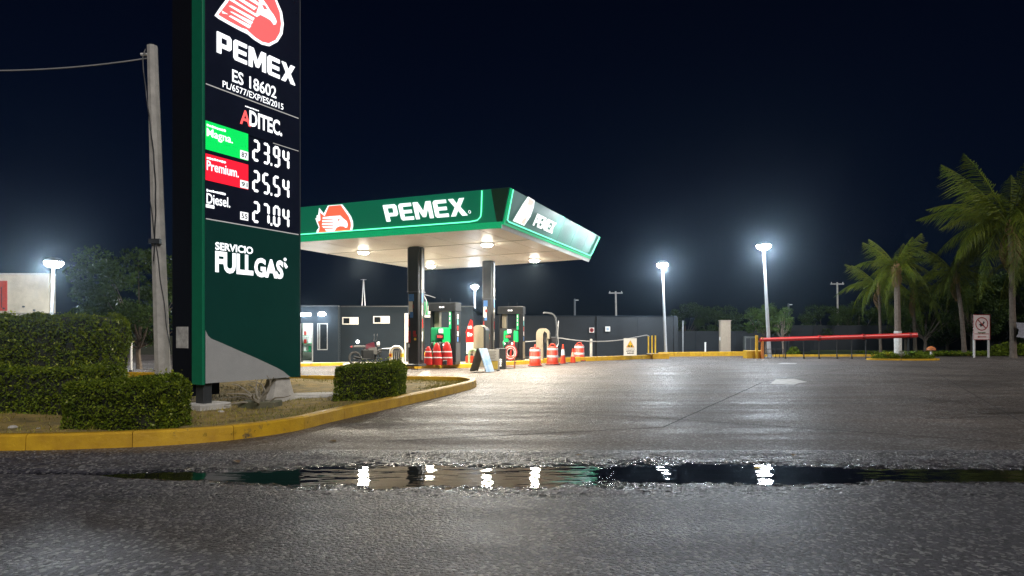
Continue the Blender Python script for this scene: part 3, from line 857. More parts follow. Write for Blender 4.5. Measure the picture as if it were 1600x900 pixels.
# lettering and emblem on fascias, measured on the front face
def onplane(px, py, o, n_, inv, conv):
    ray = Vector(((px - 800) / FPX, 1.0, -(py - HOR) / FPX)); c = Vector((0, 0, CAM_H))
    t = (o - c).dot(n_) / ray.dot(n_)
    return conv(inv @ (c + ray * t))
CM = Matrix.Translation(CA) @ Matrix.Rotation(CRZ, 4, 'Z'); CI = CM.inverted()
def plane_of(fr, conv):
    p0, p1, p2 = (CM @ Vector(fr(*q)) for q in ((1, 0, 0), (3, 0, 0), (1, 1, 0)))
    n_ = (p1 - p0).cross(p2 - p0).normalized()
    return lambda px, py: onplane(px, py, p0, n_, CI, conv)
fpos = plane_of(ff, lambda l: (l.x + W_, l.z - CH + .02))
rpos = plane_of(rf, lambda l: (l.y, l.z - CH + .02))
a0, b1_ = fpos(598, 318); a1, b0_ = fpos(731, 337)
block_word('letter', ff, a0, a1, fpos(600, 346.5)[1], fpos(600, 320.5)[1], M_EW, canopy, .004, .03)
(a, b) = fpos(733.5, 331); text_obj('lettering', 'o', ff, a - .04, a + .06, b - .05, b + .05, .01, M_EW, canopy)
def fl(pts): return [fpos(470 + x / 13.85, 310 + y / 13.85) for x, y in pts]
def flayer(name, pts, m, base): return MB().prism(fl(pts), .004, lambda a, b, d: ff(a, min(b, FH + .002), base + d)).build(name, m, canopy)
flayer('emblem_outline', [(400, 205), (500, 325), (590, 155), (900, 130), (1000, 260), (1090, 390), (1130, 500), (1135, 600), (1110, 695), (340, 748), (350, 690), (395, 630), (350, 520), (318, 430), (348, 425), (345, 370), (380, 360)], M_EW, .006)
flayer('emblem_drop', [(420, 300), (520, 385), (612, 165), (868, 142), (960, 275), (1045, 400), (1085, 520), (1088, 600), (1070, 690), (370, 738), (400, 700), (410, 610), (370, 500), (430, 470)], M_EORANGE, .011)
flayer('emblem_eagle', [(480, 405), (640, 385), (860, 368), (930, 435), (1000, 490), (1022, 560), (1010, 625), (970, 632), (930, 602), (850, 598), (780, 630), (735, 705), (560, 712), (520, 650), (460, 600), (470, 520)], M_EW, .016)
for y in (452, 520, 585, 650): flayer('emblem_feather', [(430, y), (440, y - 12), (720, y - 14), (700, y + 2), (450, y + 16)], M_EORANGE, .021)
flayer('emblem_eye', [(810, 445), (835, 440), (860, 465), (805, 490)], M_EORANGE, .021)
# side fascia emblem and word (washed out)
def rl(pts): return [rpos(780 + x / 6.924, 285 + y / 6.924) for x, y in pts]
def rlayer(name, pts, m, base): return MB().prism(rl(pts), .004, lambda a, b, d: rf(a, b, base + d)).build(name, m, canopy)
M_EWS = em('lit_white_side', (.9, .92, .92), .34)
rlayer('emblem_outline', [(310, 152), (382, 195), (370, 270), (335, 370), (268, 468), (145, 415), (195, 330), (255, 230)], M_EWS, .008)
rlayer('emblem_drop', [(322, 170), (372, 205), (356, 250), (300, 240)], em('pale_red', (.85, .5, .42), .3), .013)
rlayer('emblem_eagle', [(250, 400), (300, 370), (270, 455), (235, 440)], MATS['pale_red'], .013)
a0, a1 = rpos(780 + 385 / 6.924, 285 + 400 / 6.924)[0], rpos(780 + 600 / 6.924, 285 + 470 / 6.924)[0]
block_word('letter', rf, a0, a1, .36, .78, M_EWS, canopy, .004, .03)
# soffit lamps
for k, (px, py) in enumerate(((568, 392), (673, 414), (761, 380), (835, 405))):
    w_ = P(px, py, FPX * (CH - CAM_H) / (HOR - py)); l = CI @ Vector((w_.x, w_.y, CH))
    fx = MB().lathe([(.26, -.05), (.28, 0.0), (.28, .02)], 20, (l.x, l.y, CH - .022)).build('soffit_lamp', M_WHITE, canopy, True)
    MB().lathe([(.10, -.075), (.19, -.05), (.23, .0)], 20, (l.x, l.y, CH - .074)).build('lens', em('lamp_lens', (1, .93, .78), 40.0), fx, True)
    ld = bpy.data.lights.new('canopy_lamp', 'SPOT'); ld.spot_size = R(172); ld.spot_blend = .5; ld.energy = CANOPY_W; ld.color = (1.0, .90, .74); ld.shadow_soft_size = .2
    lo = bpy.data.objects.new('canopy_lamp', ld); COL.objects.link(lo); lo.parent = canopy; lo.location = (l.x, l.y, CH - .22); lo.visible_camera = False
# columns with stickers
M_COL = mat('column_dark', (.022, .023, .025), .35, var=.15)
M_COLS = mat('column_silver', (.16, .16, .155), .35, metal=.4, var=.2)
M_BLUE = mat('sticker_blue', (.05, .18, .5), .5)
def column(px, d, w):
    wp_ = Vector(((px - 800) / FPX * d, d, 0)); l = CI @ wp_
    c = MB().bx(l.x - w / 2, l.x + w / 2, l.y - w / 2, l.y + w / 2, .14, CH - .01, .03).build('column', M_COL, canopy)
    MB().bx(l.x - w / 2 - .05, l.x + w / 2 + .05, l.y - w / 2 - .05, l.y + w / 2 + .05, .14, .24, .02).build('base_plate', M_DARKSTEEL, c)
    MB().bx(l.x + w / 2 + .002, l.x + w / 2 + .06, l.y - w / 2 + .16, l.y - w / 2 + .28, .4, CH - .05, .01).build('downpipe', M_COLS, c)
    MB().bx(l.x - w / 2 - .012, l.x - w / 2 + .03, l.y - w / 2 - .01, l.y - w / 2 + .05, 3.3, CH - .03, .005).build('corner_trim', M_COLS, c)
    f0 = l.y - w / 2
    for (x0, x1, z0, z1, m) in ((-.20, .04, 2.75, 3.05, M_BLUE), (-.20, -.02, 2.2, 2.74, M_WHITE), (-.10, .02, 2.45, 2.6, M_RED), (-.14, .0, 2.05, 2.3, M_BLUE), (.02, .16, 1.25, 1.35, M_RED), (.0, .12, 1.36, 1.5, M_RED), (.05, .15, 1.1, 1.2, M_YEL),
                                (-.22, -.15, 1.7, 2.0, M_RED), (-.22, -.12, 1.0, 1.5, M_RED), (-.22, -.16, .8, .95, M_WHITE)):
        MB().bx(l.x + x0 * w / .5, l.x + x1 * w / .5, f0 - .006 - random.uniform(0, .004), f0 - .001, z0 + .14, z1 + .14).build('sticker', m, c)
    for k in range(5):
        z0 = 1.2 + k * .55
        MB().bx(l.x + w / 2 + .061, l.x + w / 2 + .066, l.y - w / 2 + .18, l.y - w / 2 + .27, z0, z0 + .4).build('sticker', (M_WHITE, M_RED, M_WHITE, M_BLUE, M_WHITE)[k], c)
    MB().bx(l.x - w / 2 - .03, l.x + w / 2 + .03, l.y - w / 2 - .03, l.y + w / 2 + .03, 3.25, 3.31, .01).build('band', M_DARKSTEEL, c)
column(650.5, 27.25, .52); column(764, 32.4, .48)
hk = CI @ P(662, 460, 27.2)
MB().tube([hk, hk + Vector((.25, -.05, -.05)), hk + Vector((.62, -.1, -.16))], .018, 6).build('bracket_arm', M_STEEL, canopy)
MB().tube([hk + Vector((0, 0, -.05)), hk + Vector((.12, 0, -.25)), hk + Vector((.14, 0, -.6)), hk + Vector((.02, 0, -.95))], .025, 6).build('hose_loop', M_STEEL, canopy)

# ------------------------------------------------------------------ pump islands and kerbs at the back
def slab(name, pts, h, m, label=None, cat=None):
    mb = MB().prism([(p[0], p[1]) for p in pts], h, lambda a, b, d: (a, b, d - .02))
    o = mb.build(name, m); tag(o, label, cat, kind='structure'); return o
M_ISL = mat('island_concrete', (.40, .36, .30), .8, var=.15)
def island(name, p, q, depth, h=.18, kw=.16):
    p, q = Vector((p[0], p[1])), Vector((q[0], q[1])); L = (q - p).length; ang = math.atan2(q.y - p.y, q.x - p.x)
    t = bpy.data.objects.new(name, None); COL.objects.link(t); t.location = (p.x, p.y, 0); t.rotation_euler = (0, 0, ang); tag(t, kind='structure')
    n_ = max(2, int(L / 1.0))
    for k in range(n_):
        MB().bx(k * L / n_ + .004, (k + 1) * L / n_ - .004, 0, kw, -.02, h, .02).build('kerb_segment', M_YELLOW, t)
    if depth > 0:
        for x0, x1 in ((0, kw), (L - kw, L)): MB().bx(x0, x1, kw + .004, depth, -.02, h - .003, .02).build('kerb_segment', M_YELLOW, t)
        MB().bx(kw + .004, L - kw - .004, kw + .004, depth, -.02, h - .012).build('island_slab', M_ISL, t)
    return t
island('pump_island', G(606, 577), G(741, 574.5), 1.6)
island('pump_island', G(791, 570.8), G(850, 567.5), 2.2)
island('perimeter_kerb', G(850, 567.2), G(1021, 560.3), 0, .24)
bl = G(1021, 560.6); MB().bx(bl.x - .05, bl.x + .95, bl.y - .1, bl.y + .6, -.02, .33, .02).build('kerb_block', M_YELLOW).__setitem__('kind', 'structure')
island('perimeter_kerb', G(1030, 557.5), G(1166, 556), 0, .30)
bl = G(1167, 560); o = MB().bx(bl.x, bl.x + 1.0, bl.y, bl.y + .7, -.02, .48, .03).build('kerb_block', M_YELLOW); tag(o, kind='structure')
island('perimeter_kerb', G(462, 573), G(536, 571), 0, .14)
island('perimeter_kerb', G(1192, 557.5), G(1376, 557.2), 0, .14)
island('perimeter_kerb', G(1455, 556.2), G(1760, 556.5), 0, .16)
sheet('station_apron', [(-13.5, 30.0), (-1.2, 31.6), (-1.2, 36.5), (-13.5, 36.5)], .006, M_ISL)

# ------------------------------------------------------------------ fuel dispensers
M_CHAR = mat('pump_charcoal', (.010, .011, .012), .5, var=.2, spec=.2)
def dispenser(label, loc, rz, hoses_red):
    t = thing('fuel_dispenser', label, 'fuel pump', loc, rz)
    w, d, H = 1.24, .62, 2.72
    MB().bx(-w / 2, w / 2, 0, d, .0, .1, .01).build('plinth', M_BLACK, t)
    MB().bx(-w / 2 + .06, w / 2 - .22, .05, d - .05, .1, 1.62, .02).build('cabinet', M_GREENP if not hoses_red else M_BLACK, t)
    MB().bx(w / 2 - .2, w / 2, 0, d, .1, H - .38, .02).build('side_post', M_CHAR, t)
    MB().bx(-w / 2, -w / 2 + .10, .08, d - .08, .1, H - .38, .02).build('side_post', M_CHAR, t)
    MB().bx(-w / 2 + .13, -w / 2 + .36, .25, d - .1, 1.63, H - .38, .01).build('mast', M_BEIGE, t)
    hd = MB().bx(-w / 2 - .04, w / 2 + .03, -.05, d + .03, H - .38, H, .04).build('header', M_CHAR, t)
    for s in (-.07, .06): MB().bx(s - .045, s + .045, -.058, -.051, H - .24, H - .18).build('header_mark', M_EW, hd)
    MB().bx(w / 2 - .3, w / 2 - .205, -.02, .1, 1.55, H - .4, .01).build('green_trim', em('pump_green', (.0, .4, .12), .10), t)
    for k in range(3): MB().bx(w / 2 - .275, w / 2 - .23, -.028, -.021, 1.75 + k * .2, 1.87 + k * .2).build('white_mark', M_WHITE, t)
    fr0 = .03
    if not hoses_red:
        MB().bx(-w / 2 + .08, -w / 2 + .36, fr0 - .02, fr0 + .02, 1.05, 1.56, .01).build('front_panel', M_GREENP, t)
        MB().bx(w / 2 - .62, w / 2 - .26, fr0 - .04, fr0 + .02, .98, 1.60, .01).build('front_panel', em('bright_green_panel', (.0, .5, .11), .13), t)
    else:
        for x in (-.34, .16): MB().bx(x, x + .24, fr0 - .05, fr0 + .02, .95, 1.5, .05).build('front_panel', em('bright_green_panel', (.0, .5, .11), .13), t)
    s = MB().bx(-.28, .08, fr0 - .05, fr0 + .02, 1.1, 1.34, .01).build('display', M_BLACK, t)
    small_print(lambda a, b, dd: (a, fr0 - .054 - dd, b), -.22, .02, 1.17, 1.27, 0, em('led_red', (.9, .05, .05), .25), t, 4)
    MB().bx(-.16, .04, fr0 - .05, fr0 + .01, 1.38, 1.56, .01).build('card_reader', em('reader_light', (.8, .85, .8), .22), t)
    MB().bx(-w / 2 + .07, w / 2 - .24, fr0 - .06, fr0 + .03, .62, .96, .02).build('nozzle_tray', M_BLACK, t)
    for k, x in enumerate((-.33, -.06, .2)):
        nz = MB().tube([(x, -.06, .98), (x, -.12, .9), (x + .02, -.13, .76), (x, -.05, .66)], [.035, .045, .04, .025], 8).build('nozzle', (M_GREENP, M_BLACK, M_RED)[k], t, True)
        pts = [(x, -.12, .78), (x - .08, -.2, .55), (x - .12, -.17, .25), (x - .02, -.2, .14), (x + .08, -.16, .3), (x + .1, -.05, .62)]
        MB().tube(catmull(pts, 4), .018, 6).build('hose', M_BLACK if not (hoses_red and k) else M_RED, t, True)
    for k, x in enumerate((-.30, .09)): MB().lathe([(.05, 0), (.05, .012)], 12, (x, fr0 - .062, .86), Matrix.Rotation(R(90), 3, 'X')).build('task_light', em('pump_lamp', (1, 1, .95), .5), t)
    # printed panel on the right-hand side
    for (z0, z1, m) in ((2.0, 2.2, M_WHITE), (1.75, 1.97, mat('aqua_sticker', (.1, .4, .4), .5)), (1.5, 1.7, M_RED), (1.25, 1.46, M_WHITE), (1.0, 1.2, M_BLUE), (.75, .95, M_WHITE)):
        MB().bx(w / 2 + .001, w / 2 + .006, .2, .34, z0, z1).build('sticker', m, t)
    MB().bx(w / 2 + .001, w / 2 + .012, .06, d - .06, .12, .95).build('side_panel', M_DARKSTEEL if not hoses_red else M_BEIGE, t)
    for (x, y) in ((-.15, .3), (.3, .2)): MB().tube([(x, y, H - .005), (x, y, H + .2)], .012, 5).build('antenna', M_CHAR, t)
    return t
g1 = G(690, 576); dispenser('green fuel dispenser with red bags piled against its front', (g1.x, g1.y + .25, .167), R(-17), False)
g2 = G(797.5, 569.5); dispenser('dark fuel dispenser with twin green panels and red hoses behind the orange drums', (g2.x, g2.y + .35, .167), R(-12), True)
# red striped bags at the first dispenser
for k, (dx_, w_, lab) in enumerate(((-.62, .30, 'narrow red bag leaning at the left of the dispenser pile'), (-.22, .36, 'tall red bag with white stripes in the middle of the dispenser pile'), (.24, .40, 'wide red bag with a dark opening at the right of the dispenser pile'))):
    loc = (g1.x + dx_ * .95 + .02, g1.y - .14 - dx_ * .12, .168)
    t = thing('red_bag', lab, 'bag', loc, R(-17))
    hh = (.80, .95, 1.0)[k]
    pr = [(w_ * .66, .0), (w_ * .66, .15), (w_ * .60, .45 * hh), (w_ * .50, .70 * hh), (w_ * .36, .88 * hh), (w_ * .22, .96 * hh), (w_ * .14, hh)]
    b1 = MB().lathe(pr, 14).build('sack', M_RED, t, True); b1.scale = (1, .5, 1)
    for z in (.3, .55):
        rr = np.interp(z, [p[1] for p in pr], [p[0] for p in pr])
        o = MB().lathe([(rr * 1.03, z), (rr * 1.0, z + .045)], 14).build('stripe', M_REFL, t); o.scale = (1, .5, 1)
    if k == 2: MB().bx(-.1, .1, -.26, -.18, .02, .22, .03).build('opening', M_BLACK, t)
# coiled red hose rack of the second dispenser
t = thing('hose_reel', 'round red hose coil hanging on the dark dispenser', 'hose reel', (g2.x + .02, g2.y + .22, .17), R(-12))
for k in range(4):
    rr = .36 - k * .05
    MB().tube([(rr * math.cos(a_ / 16 * 6.283) * .9, -.08 + .02 * k, .42 + rr * math.sin(a_ / 16 * 6.283)) for a_ in range(17)], .026, 6, False).build('coil', M_RED if k % 2 == 0 else M_REFL, t, True)
MB().bx(-.04, .04, -.06, .02, .0, .45).build('stand', M_RED, t)

# ------------------------------------------------------------------ small things around the islands
def hoop(label, px, py, d, w, h, z0, m, gang=True):
    l = Vector(((px - 800) / FPX * d, d, z0))
    t = thing('steel_hoop', label, 'guard rail', l, R(-6))
    pts = [(-w / 2, 0, 0), (-w / 2, 0, h - w * .42)] + [(-w / 2 * math.cos(a_ / 10 * math.pi), 0, h - w * .42 + w * .42 * math.sin(a_ / 10 * math.pi)) for a_ in range(1, 10)] + [(w / 2, 0, h - w * .42), (w / 2, 0, 0)]
    MB().tube(pts, .065, 10).build('hoop_tube', m, t, True)
    if gang:
        for s in (-1, 1): MB().lathe([(.078, 0), (.078, .16)], 12, (s * w / 2, 0, h * .42)).build('reflector_band', M_YEL, t)
        MB().lathe([(.05, 0), (.05, .03)], 10, (-w / 2, -.08, h * .52), Matrix.Rotation(R(90), 3, 'X')).build('reflector', M_ORANGE, t)
        for k in range(5): MB().tube([(-.18 + k * .09, .05, .02), (-.20 + k * .09, .05, .35), (-.17 + k * .09, .05, .62)], .014, 5).build('inner_bar', M_STEEL, t)
    return t
g = G(619.5, 576); hoop('white tubular steel hoop with yellow bands at the end of the pump island', 619.5, 0, g.y + .25, .50, .78, .167, M_WHITE)
g = G(740, 574); hoop('green tubular hoop beside the red banner', 739, 0, g.y + .5, .34, .62, .167, mat('hoop_green', (.25, .34, .2), .4), False)
g = G(602, 574); t = thing('waste_bin', 'dark square waste bin next to the white steel hoop', 'bin', (g.x, g.y + .5, 0), R(-8))
MB().bx(-.21, .21, -.2, .2, 0, .82, .02).build('body', mat('bin_navy', (.02, .03, .045), .5), t); MB().bx(-.225, .225, -.215, .215, .822, .85, .01).build('lid', M_STEEL, t)
# yellow wheeled extinguisher
g = G(667, 575); t = thing('wheeled_extinguisher', 'small yellow wheeled extinguisher between column and dispenser', 'extinguisher', (g.x, g.y + .1, .167), 0)
MB().lathe([(.13, .06), (.14, .1), (.14, .45), (.1, .55), (.04, .6), (.04, .68)], 16).build('cylinder', M_YEL, t, True)
for s in (-1, 1): MB().lathe([(.11, -.02), (.11, .02)], 14, (s * .17, .02, .11), Matrix.Rotation(R(90), 3, 'Y')).build('wheel', M_YEL, t)
MB().tube([(-.1, .1, .1), (-.1, .14, .7), (.1, .14, .7), (.1, .1, .1)], .018, 6).build('handle', M_BLACK, t)
# beige arched cabinets
def arch_cabinet(label, px0, px1, ptop, pbase, d, rz, leg=False, z0=.0):
    w = (px1 - px0) / FPX * d * .74; h = CAM_H - (ptop - HOR) / FPX * d - z0; x = ((px0 + px1) / 2 - 800) / FPX * d
    t = thing('arched_cabinet', label, 'cabinet', (x, d, z0), rz)
    r_ = min(w * .42, .34); n_ = 8
    prof = [(-w / 2, 0), (-w / 2, h - r_)] + [(-w / 2 + r_ - r_ * math.cos(k / n_ * math.pi / 2), h - r_ + r_ * math.sin(k / n_ * math.pi / 2)) for k in range(1, n_ + 1)]
    prof += [(w / 2 - r_ + r_ * math.sin(k / n_ * math.pi / 2), h - r_ + r_ * math.cos(k / n_ * math.pi / 2)) for k in range(0, n_ + 1)]
    if not leg:
        prof += [(w / 2, 0)]
        MB().prism(prof, .55, lambda a, b, dd: (a, dd, b)).build('shell', M_BEIGE, t)
        MB().prism([(a * .86, b * .97) for a, b in prof], .5, lambda a, b, dd: (a + .14, .03 + dd, b + .0)).build('door', M_BLACK, t)
        for k in range(4): MB().bx(-w / 2 + .08, w / 2 - .18, -.012, -.002, .35 + k * .16, .37 + k * .16).build('slot', mat('slot_shadow', (.2, .18, .14), .7), t)
    else:
        q = .30
        inn = [(a * (1 - 2 * q / w * .5) + .05, min(b, h - r_ * .2) - (.16 if b > .1 else 0)) for a, b in prof]
        outer = prof + [(w / 2, h - r_ - .25)] + [(w / 2 - .12, h - r_ - .25), (w / 2 - .12, h - r_ * .95), (w / 2 - r_ * .9, h - .14), (w * .08, h - .22), (w * .02, h - r_), (w * .02, 0)]
        MB().prism(outer, .55, lambda a, b, dd: (a, dd, b)).build('shell', M_BEIGE, t)
        MB().bx(w * .30, w * .42, .1, .2, 0, h * .78).build('support_leg', M_BEIGE, t)
        MB().bx(w * .05, w * .28, .15, .5, h * .55, h * .80).build('equipment', M_BLACK, t)
    return t
arch_cabinet('solid beige cabinet with rounded top beside the second column', 735, 759, 508, 570, 29.6, R(-18), False, .0)
arch_cabinet('open beige arch over hose equipment behind the orange drums', 834, 862, 513, 568, 33.0, R(-8), True, .16)
# goose-neck stand with hose (air and water point)
t = thing('air_hose_stand', 'dark gooseneck air and water stand beside the open beige arch', 'hose stand', (G(869, 568).x, 33.6, .0))
MB().tube(catmull([(.06, 0, 0), (.08, 0, 1.2), (.1, 0, 2.0), (-.05, 0, 2.5), (-.5, 0, 2.62), (-.62, 0, 2.58)], 5), .05, 7).build('gooseneck', M_DARKSTEEL, t, True)
MB().tube(catmull([(.15, -.06, 1.9), (.2, -.06, 2.2), (.15, -.06, 1.5), (.18, -.06, 1.0), (.05, -.1, .8)], 5), .022, 6).build('hose', M_STEEL, t, True)
for k in range(3): MB().tube([(-.18 + .2 * math.cos(a_ / 12 * 6.28), -.12 - .03 * k, .82 + .2 * math.sin(a_ / 12 * 6.28)) for a_ in range(13)], .025, 6, False).build('coil', M_BLACK, t, True)
MB().bx(-.5, .1, -.05, .25, 1.05, 1.35, .03).build('regulator_box', M_BLACK, t)
# red feather banner
g = G(733, 574); t = thing('feather_banner', 'tall red pointed banner standing between the dispenser and beige cabinet', 'banner', (g.x, g.y + .6, .167), R(-10))
bn = [(-.20, .95), (-.18, 1.35), (-.22, 1.4), (-.05, 1.85), (.02, 2.02), (.12, 1.95), (.16, 1.5), (.17, .95)]
MB().prism(bn, .03, lambda a, b, d: (a, d, b)).build('flag', M_RED, t)
MB().bx(-.17, .15, .002, .028, .42, .945).build('lower_panel', M_WHITE, t)
MB().bx(-.19, .17, -.12, .15, 0, .34, .04).build('base', M_ORANGE, t)
small_print(lambda a, b, d: (a, -.004 - d, b), -.12, .12, 1.2, 1.42, 0, M_WHITE, t, 2)
small_print(lambda a, b, d: (a, -.004 - d, b), -.1, .1, 1.56, 1.74, 0, M_WHITE, t, 2)
# sandwich boards
def frame_board(name, label, px, py, w, h, rz, lean, mats):
    g = G(px, py); t = thing(name, label, 'sandwich board', (g.x, g.y, 0), rz)
    for s in (-1, 1):
        p = [(-w / 2, s * lean, .03), (w / 2, s * lean, .03), (w / 2, s * .03, h), (-w / 2, s * .03, h)]
        q = [(a_, b + s * .025, c) for a_, b, c in p]
        MB().add(p + q, [(0, 3, 2, 1), (4, 5, 6, 7), (0, 1, 5, 4), (1, 2, 6, 5), (2, 3, 7, 6), (3, 0, 4, 7)]).build('board', mats[0] if s < 0 else mats[1], t)
    return t
t = frame_board('folding_sign', 'dark folding sandwich board with blue and white picture standing open', 753, 581.5, .62, .94, R(62), .36, (mat('board_print', (.55, .62, .68), .5, col2=(.08, .25, .45), scale=3.2), mat('board_dark', (.13, .11, .08), .7)))
M_BWHITE = mat('board_white', (.5, .48, .42), .6)
t = frame_board('folding_sign', 'upright notice board white above and yellow below', 769, 579.5, .56, .88, R(-10), .12, (M_BWHITE, M_BWHITE))
o = MB().add([(-.27, -.165, .08), (.27, -.165, .08), (.27, -.112, .42), (-.27, -.112, .42)], [(0, 1, 2, 3)]).build('yellow_field', mat('board_yellow', (.42, .30, .04), .6), t); o.location = (0, -.02, 0)
for k in range(6):
    z = .80 - k * .055; y = -.05 - (.88 - z) * .115
    MB().bx(-.2 + .02 * (k % 3), .19 - .05 * (k % 2), y - .045, y - .036, z - .014, z).build('print_line', M_BLACK, t)
for s in (-1, 1): MB().bx(s * .25 - .03, s * .25 + .03, -.2, .2, 0, .04).build('foot', M_BLACK, t)
g = G(783, 576.5); t = thing('tall_planter_box', 'black upright box with white vertical mark beside the notice boards', 'box', (g.x, g.y, 0), R(-6))
MB().bx(-.19, .2, -.2, .2, 0, .86, .015).build('body', M_BLACK, t); MB().bx(-.205, .215, -.215, .215, .862, .885, .005).build('lid', M_DARKSTEEL, t)
small_print(lambda a, b, d: (-b, -.204 - d, a), .12, .46, -.06, .06, 0, M_WHITE, t, 4)
g = G(797, 575.5); t = thing('small_stand', 'low brown open metal stand beside the black box', 'stand', (g.x, g.y, 0), R(-4))
for x in (-.2, .2):
    for y in (-.15, .15): MB().bx(x - .02, x + .02, y - .02, y + .02, 0, .5).build('leg', mat('rust_brown', (.25, .10, .05), .7), t)
MB().bx(-.22, .22, -.17, .17, .5, .53).build('top', MATS['rust_brown'], t); MB().bx(-.179, .179, -.13, .13, .06, .09).build('shelf', MATS['rust_brown'], t)

# drums and cones
def drum(label, px, py, s=1.0):
    g = G(px, py); t = thing('traffic_drum', label, 'traffic drum', (g.x, g.y + .28, 0), random.uniform(0, 3), 'orange drums along the perimeter kerb')
    MB().lathe([(.33, 0), (.33, .05), (.275, .07), (.27, .30), (.262, .31), (.262, .62), (.255, .63), (.255, .80), (.21, .86), (.20, .88)], 24).build('body', M_ORANGE, t, True)
    for z0, z1, r0 in ((.36, .46, .2665), (.70, .80, .2595)): MB().lathe([(r0, z0), (r0, z1)], 24).build('reflective_band', M_REFL, t, True)
    MB().tube([(-.12, 0, .87), (-.1, 0, .96), (0, 0, .99), (.1, 0, .96), (.12, 0, .87)], .03, 8).build('handle', M_ORANGE, t, True)
    MB().lathe([(.345, 0), (.345, .03), (.33, .04)], 24, (0, 0, .002)).build('rubber_base', M_RUBBER, t)
    t.scale = (s, s, s)
drum('orange drum with white bands standing in front of the open beige arch', 836.5, 572.6)
drum('orange drum with white bands and a hose looped over its top', 864, 570.4, 1.03)
drum('orange drum with white bands behind the shorter cone', 906, 564.8, 1.05)
def cone(label, px, py, h, m2):
    g = G(px, py); t = thing('traffic_cone', label, 'traffic cone', (g.x, g.y + .1, 0), .4, 'cones between the drums')
    MB().lathe([(.15, .03), (.035, h), (.02, h + .01)], 18).build('cone_body', M_ORANGE, t, True)
    z0, z1 = h * .45, h * .75
    f = lambda z: .15 - (.115) * (z - .03) / (h - .03) + .003
    MB().lathe([(f(z0), z0), (f(z1), z1)], 18).build('reflective_band', m2, t, True)
    MB().bx(-.2, .2, -.2, .2, 0, .03, .01).build('base', M_RUBBER, t)
cone('tall slim orange cone with pale band between two drums', 880, 568.6, .98, M_REFL)
cone('shorter orange cone beside the far drum', 895.5, 567.2, .74, mat('dull_band', (.6, .25, .18), .5))

# chain, yellow posts, warning sign
t = thing('sagging_pipe_rail', 'grey sagging rope strung along the dark wall to the yellow posts', 'rope', (0, 0, 0))
rp = [P(793, 516, 37.5), P(835, 517.5, 37.3), P(872, 516, 37.2), P(885, 517.5, 37.2), P(910, 521.5, 37.2), P(940, 523, 37.3), P(968, 521.5, 37.5), P(985, 518.5, 37.8), P(1003, 514, 38.2)]
rp = [P(790, 535, 37.0), P(830, 533.5, 37.0), P(850, 531, 37.0), P(872, 528.2, 37), P(890, 530.5, 37), P(915, 533, 37.0), P(945, 533.4, 37.2), P(972, 531, 37.5), P(990, 527.5, 37.8), P(1010, 524, 38.2), P(1014.5, 526, 38.3)]
MB().tube(catmull(rp, 4), .032, 7).build('rope', mat('rope_grey', (.32, .32, .32), .6), t, True)
g = G(918, 563); t = thing('short_post', 'small pale post holding the rope by the dark wall', 'post', (P(924, 530, 37.0).x, 37.12, .0)); MB().bx(-.07, .07, -.07, .07, 0, 1.22, .02).build('post', M_CONC, t)
t = thing('bollard_cluster', 'three thin yellow posts standing on the kerb block', 'posts', (P(1020, 550, 38.7).x, 38.9, .31))
for x, m in ((-.22, M_YEL), (.0, M_YEL), (.2, M_YEL)): MB().tube([(x, 0, 0), (x, 0, 1.1)], .045, 8).build('post', m, t)
MB().bx(.02, .05, -.02, .02, .3, 1.0).build('chain', M_RED, t)
MB().bx(-.30, .30, -.15, .15, 0, .02).build('base_plate', M_WHITE, t)
c = P(984.5, 542, 37.4); t = thing('warning_sign', 'white warning board with yellow triangle hanging below the grey rope', 'warning sign', (c.x, 37.35, 0), R(4))
z0, z1 = P(0, 555.5, 37.4).z, P(0, 528.5, 37.4).z; wd_ = .385
MB().bx(-wd_, wd_, 0, .02, z0, z1).build('board', mat('sign_white', (.75, .73, .68), .5, var=.05), t)
tri = lambda k: [(-.24 * k, z1 - .54 + .03 * (1 - k) * 4), (.24 * k, z1 - .54 + .03 * (1 - k) * 4), (0, z1 - .12 - .05 * (1 - k) * 4)]
MB().prism(tri(1.0), .003, lambda a, b, d: (a, -.002 - d, b)).build('triangle', mat('sign_orange', (.55, .18, .02), .5), t)
MB().prism(tri(.82), .003, lambda a, b, d: (a, -.007 - d, b)).build('triangle', M_YEL, t)
for x in (-.08, .07): MB().bx(x - .05, x + .05, -.015, -.011, z1 - .50, z1 - .41).build('pictogram', M_BLACK, t)
small_print(lambda a, b, d: (a, -.003 - d, b), -.28, .28, z1 - .66, z1 - .60, 0, mat('print_grey', (.35, .33, .3), .6), t, 10)
small_print(lambda a, b, d: (a, -.003 - d, b), -.24, .24, z1 - .78, z1 - .71, 0, M_BLACK, t, 8)
small_print(lambda a, b, d: (a, -.003 - d, b), -.19, .22, z1 - .91, z1 - .83, 0, M_BLACK, t, 7)

# ------------------------------------------------------------------ motorcycle
g = G(571, 571.5)
mc = thing('motorcycle', 'parked motorcycle with maroon and white tank near the grey building', 'motorcycle', (g.x, g.y + .5, .004), R(24)); mc.scale = (1.0, 1.0, 1.12)
def wheel(x, r_):
    MB().tube([(x + r_ * math.cos(a_ / 20 * 6.2832), 0, r_ + .055 + r_ * math.sin(a_ / 20 * 6.2832) - .01) for a_ in range(21)], .05, 8, False).build('tyre', M_RUBBER, w_par, True)
    MB().lathe([(.05, -.06), (.05, .06)], 10, (x, 0, r_ + .045), Matrix.Rotation(R(90), 3, 'X')).build('hub', M_DARKSTEEL, w_par)
    for k in range(6):
        a_ = k * math.pi / 3
        MB().tube([(x, 0, r_ + .045), (x + (r_ - .03) * math.cos(a_), 0, r_ + .045 + (r_ - .03) * math.sin(a_))], .012, 4).build('spoke', M_CHAR, w_par)
